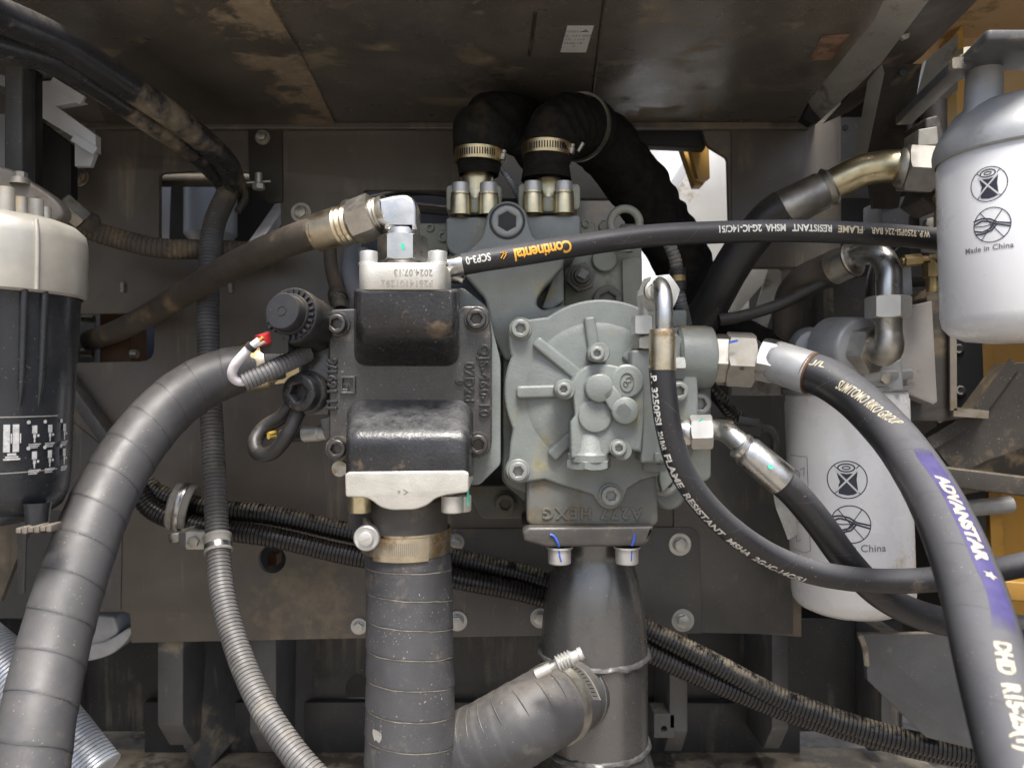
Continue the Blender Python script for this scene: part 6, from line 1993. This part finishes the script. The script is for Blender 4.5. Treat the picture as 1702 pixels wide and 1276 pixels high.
# mounting plate over it
q = fillet([(1560, 146), (1602, 108), (1640, 72), (1660, 64), (1830, 64), (1830, 100), (1640, 104), (1625, 112), (1590, 150), (1556, 160)], 4)
m = MB()
pz = W(1650, 112, .84).z
def flatpt(px, py):
    d = (pz - H) * F / (638 - py)
    return ((px - 851) * d / F, d)
pl = [flatpt(1556, 150), flatpt(1640, 66), flatpt(1840, 66), flatpt(1840, 118), flatpt(1640, 118)]
m.prism(fillet(pl, .006, 3), .010, .0015, (), (Vector((0, 0, pz + .010)), X, Y, Z), 2, True, .0015)
m.done('mounting_plate', M['frame'], h2)
m = MB()
e0, e1 = Vector((*pl[0], pz)), Vector((*pl[4], pz))
m.bar(Vector((*flatpt(1502, 200), pz - .0)), Vector((*flatpt(1600, 104), pz)), .02, .012, bev=.002)
m.done('plate_arm', M['frame'], h2)
m = MB(); m.nut(W(1606, 96, .87), Z, .010, .008, spin=.3); m.lathe(W(1606, 99, .87), Z, [(0, .013), (.002, .013), (.002, 0)], 24); m.done('bolt', M['zincyel'], h2)
# plumbing left of the head
vb = thing('grimy_valve', 'grimy cast valve body with studs behind the upper filter', 'valve', W(1560, 240, 1.12))
m = MB(); m.pp(fillet([(1538, 196), (1560, 190), (1572, 230), (1598, 250), (1600, 330), (1560, 350), (1530, 330), (1545, 300)], 5), 1.10, 1.16, 4); m.done('casting', M['flangeiron'], vb)
m = MB(); m.pp(fillet([(1527, 215), (1558, 210), (1560, 240), (1526, 243)], 2), 1.08, 1.12, 1.5); m.done('square_boss', M['nutdull'], vb)
m = MB(); m.lathe(W(1552, 230, 1.14), Z, [(0, S(20, 1.14)), (S(60, 1.14), S(20, 1.14)), (S(60, 1.14), S(10, 1.14)), (S(80, 1.14), S(10, 1.14))], 22); m.lathe(W(1512, 240, 1.16), Z, [(0, S(8, 1.14)), (S(60, 1.14), S(8, 1.14))], 16); m.done('stem', M['darkbrown'], vb)
m = MB(); m.nut(W(1580, 330, 1.08), -Z, .010, .016); m.nut(W(1565, 330, 1.08), FRONT, .012, .01); m.lathe(W(1568, 350, 1.08), -Z, [(0, .012), (.03, .012), (.03, 0)], 18); m.done('nuts', M['brass'], vb)

# ------------------------------------------------------------------ bowl filter at the left edge
LB = thing('separator_bowl', 'black bowl filter with silver cap and printed label at the left edge', 'filter', W(-20, 850, .86))
d0 = .86
AL = (W(-14, 400, d0) - W(-20, 900, d0)).normalized()
O = W(-20, 860, d0)
zz = lambda y: S(860 - y, d0)
pr = [(zz(868), 0), (zz(866), S(60, d0)), (zz(858), S(85, d0)), (zz(840), S(108, d0)), (zz(815), S(118, d0)), (zz(780), S(121, d0)), (zz(690), S(123, d0)), (zz(560), S(129, d0)), (zz(480), S(133, d0))]
m = MB(); m.lathe(O, AL, pr, 72); m.done('bowl', M['bowl'], LB)
m = MB()
for a in (-.05, .35, .62, .92, 1.15):
    f = FRONT; 
    p = []
    for (y, r) in ((486, 134), (560, 131.5), (640, 127), (676, 122)):
        c = O + AL * zz(y)
        p.append(c + (FRONT * math.cos(a) + X * math.sin(a)) * S(r, d0))
    m.tube(Path(p, [.004, .0035, .003, .001]), 10)
m.done('bowl_rib', M['bowl'], LB, kind='stuff')
m = MB(); m.lathe(O, AL, [(zz(492), S(136, d0)), (zz(488), S(141, d0)), (zz(470), S(143, d0)), (zz(400), S(142, d0)), (zz(384), S(139, d0)), (zz(372), S(126, d0)), (zz(366), S(110, d0)), (zz(360), S(60, d0)), (zz(360), 0)], 72); m.done('cap', M['cap'], LB)
m = MB()
for a in (1.02,):
    p = [O + AL * zz(y) + (FRONT * math.cos(a) + X * math.sin(a)) * S(r, d0) for (y, r) in ((490, 143), (440, 143.5), (400, 142), (380, 138))]
    m.tube(Path(p, .0025), 10)
m.done('cap_rib', M['cap'], LB)
for (x, y0, y1, r, d) in ((10, 312, 372, 14, .83), (60, 332, 372, 12, .87), (36, 328, 372, 10, .92), (76, 345, 380, 9, .93)):
    m = MB()
    m.lathe(W(x, y1, d), Z, [(0, S(r, d)), (S(y1 - y0, d), S(r * .95, d)), (S(y1 - y0, d), 0)], 20)
    m.done('cap_stud', M['cap'], LB)
hdl = MB()
hdl.pp(smooth([(-120, 262), (0, 276), (40, 296), (90, 330), (104, 356), (80, 372), (0, 372), (-120, 372)], 4), .97, .99, 6)
hdl.done('head_casting', M['headgrime'], LB)
m = MB(); O2 = W(34, 296, .97); m.nut(O2, Z, .007, .007); m.lathe(O2 + Z * -.008, Z, [(0, .012), (.008, .010), (.008, 0)], 20); m.done('vent_bolt', M['nutdull'], LB)
# label print on the bowl: frame lines and small white pictograms
def lm(polys, a0, y, mt, name, R=124.3):
    m = MB()
    for (vs, fs) in polys:
        vs, fs = fine([Vector((p[0], p[1], 0)) for p in vs], fs, .006)
        m.add([on_cyl(O, AL, S(R, d0), p.x, zz(y) + p.y, a0, .0004) for p in vs], fs)
    return m.done(name, M[mt], LB)
s1 = S(1, .77)
rect = lambda x0, y0, x1, y1: ([(x0 * s1, y0 * s1), (x1 * s1, y0 * s1), (x1 * s1, y1 * s1), (x0 * s1, y1 * s1)], [(0, 1, 2, 3)])
lm([rect(-40, 0, 200, 1.6)], 0, 689, 'rubbercush', 'label_edge')
lm([rect(-40, -97, 200, -95.5)], 0, 689, 'rubbercush', 'label_edge')
g = [rect(30, -60, 40, -12), rect(44, -60, 54, -12), rect(41, -45, 43, -28), rect(55, -45, 57, -28), rect(36, -66, 50, -62), rect(33, -70, 53, -67), rect(30, -74, 56, -71)]
lm(g, .52, 689, 'labelprint', 'printed_symbols')
g = []
for (x, w) in ((82, 1.0), (112, 1.0), (150, 1.1)):
    for y in (-8, -54):
        g.append(ringpoly((x - 10) * s1, (y) * s1, 3.4 * s1, 3.3 * s1, 14))
        g += [rect(x - 4, y - 20, x + 5, y - 6), rect(x - 2, y - 28, x + 3, y - 21), rect(x - .8, y - 36, x + 1.6, y - 27), ringpoly((x + 7) * s1, (y - 24) * s1, 2.4 * s1, 2.3 * s1, 12)]
        for k in range(3):
            g.append(rect(x - 10, y - 40 - 3 * k, x + 12 - 3 * k, y - 38.4 - 3 * k))
lm(g, .5, 690, 'labelprint', 'printed_symbols')
m = MB(); m.lathe(W(62, 884, .83), Z, [(0, S(16, .83)), (S(40, .83), S(20, .83)), (S(50, .83), S(22, .83))], 24); m.done('drain_neck', M['bowl'], LB)
m = MB()
for k in range(6):
    m.box(W(40 + k * 10, 879 - k * .8, .82), S(8.5, .82), .02, S(9 + (k % 2) * 3, .82), .001)
m.done('drain_ring', M['headgrime'], LB)
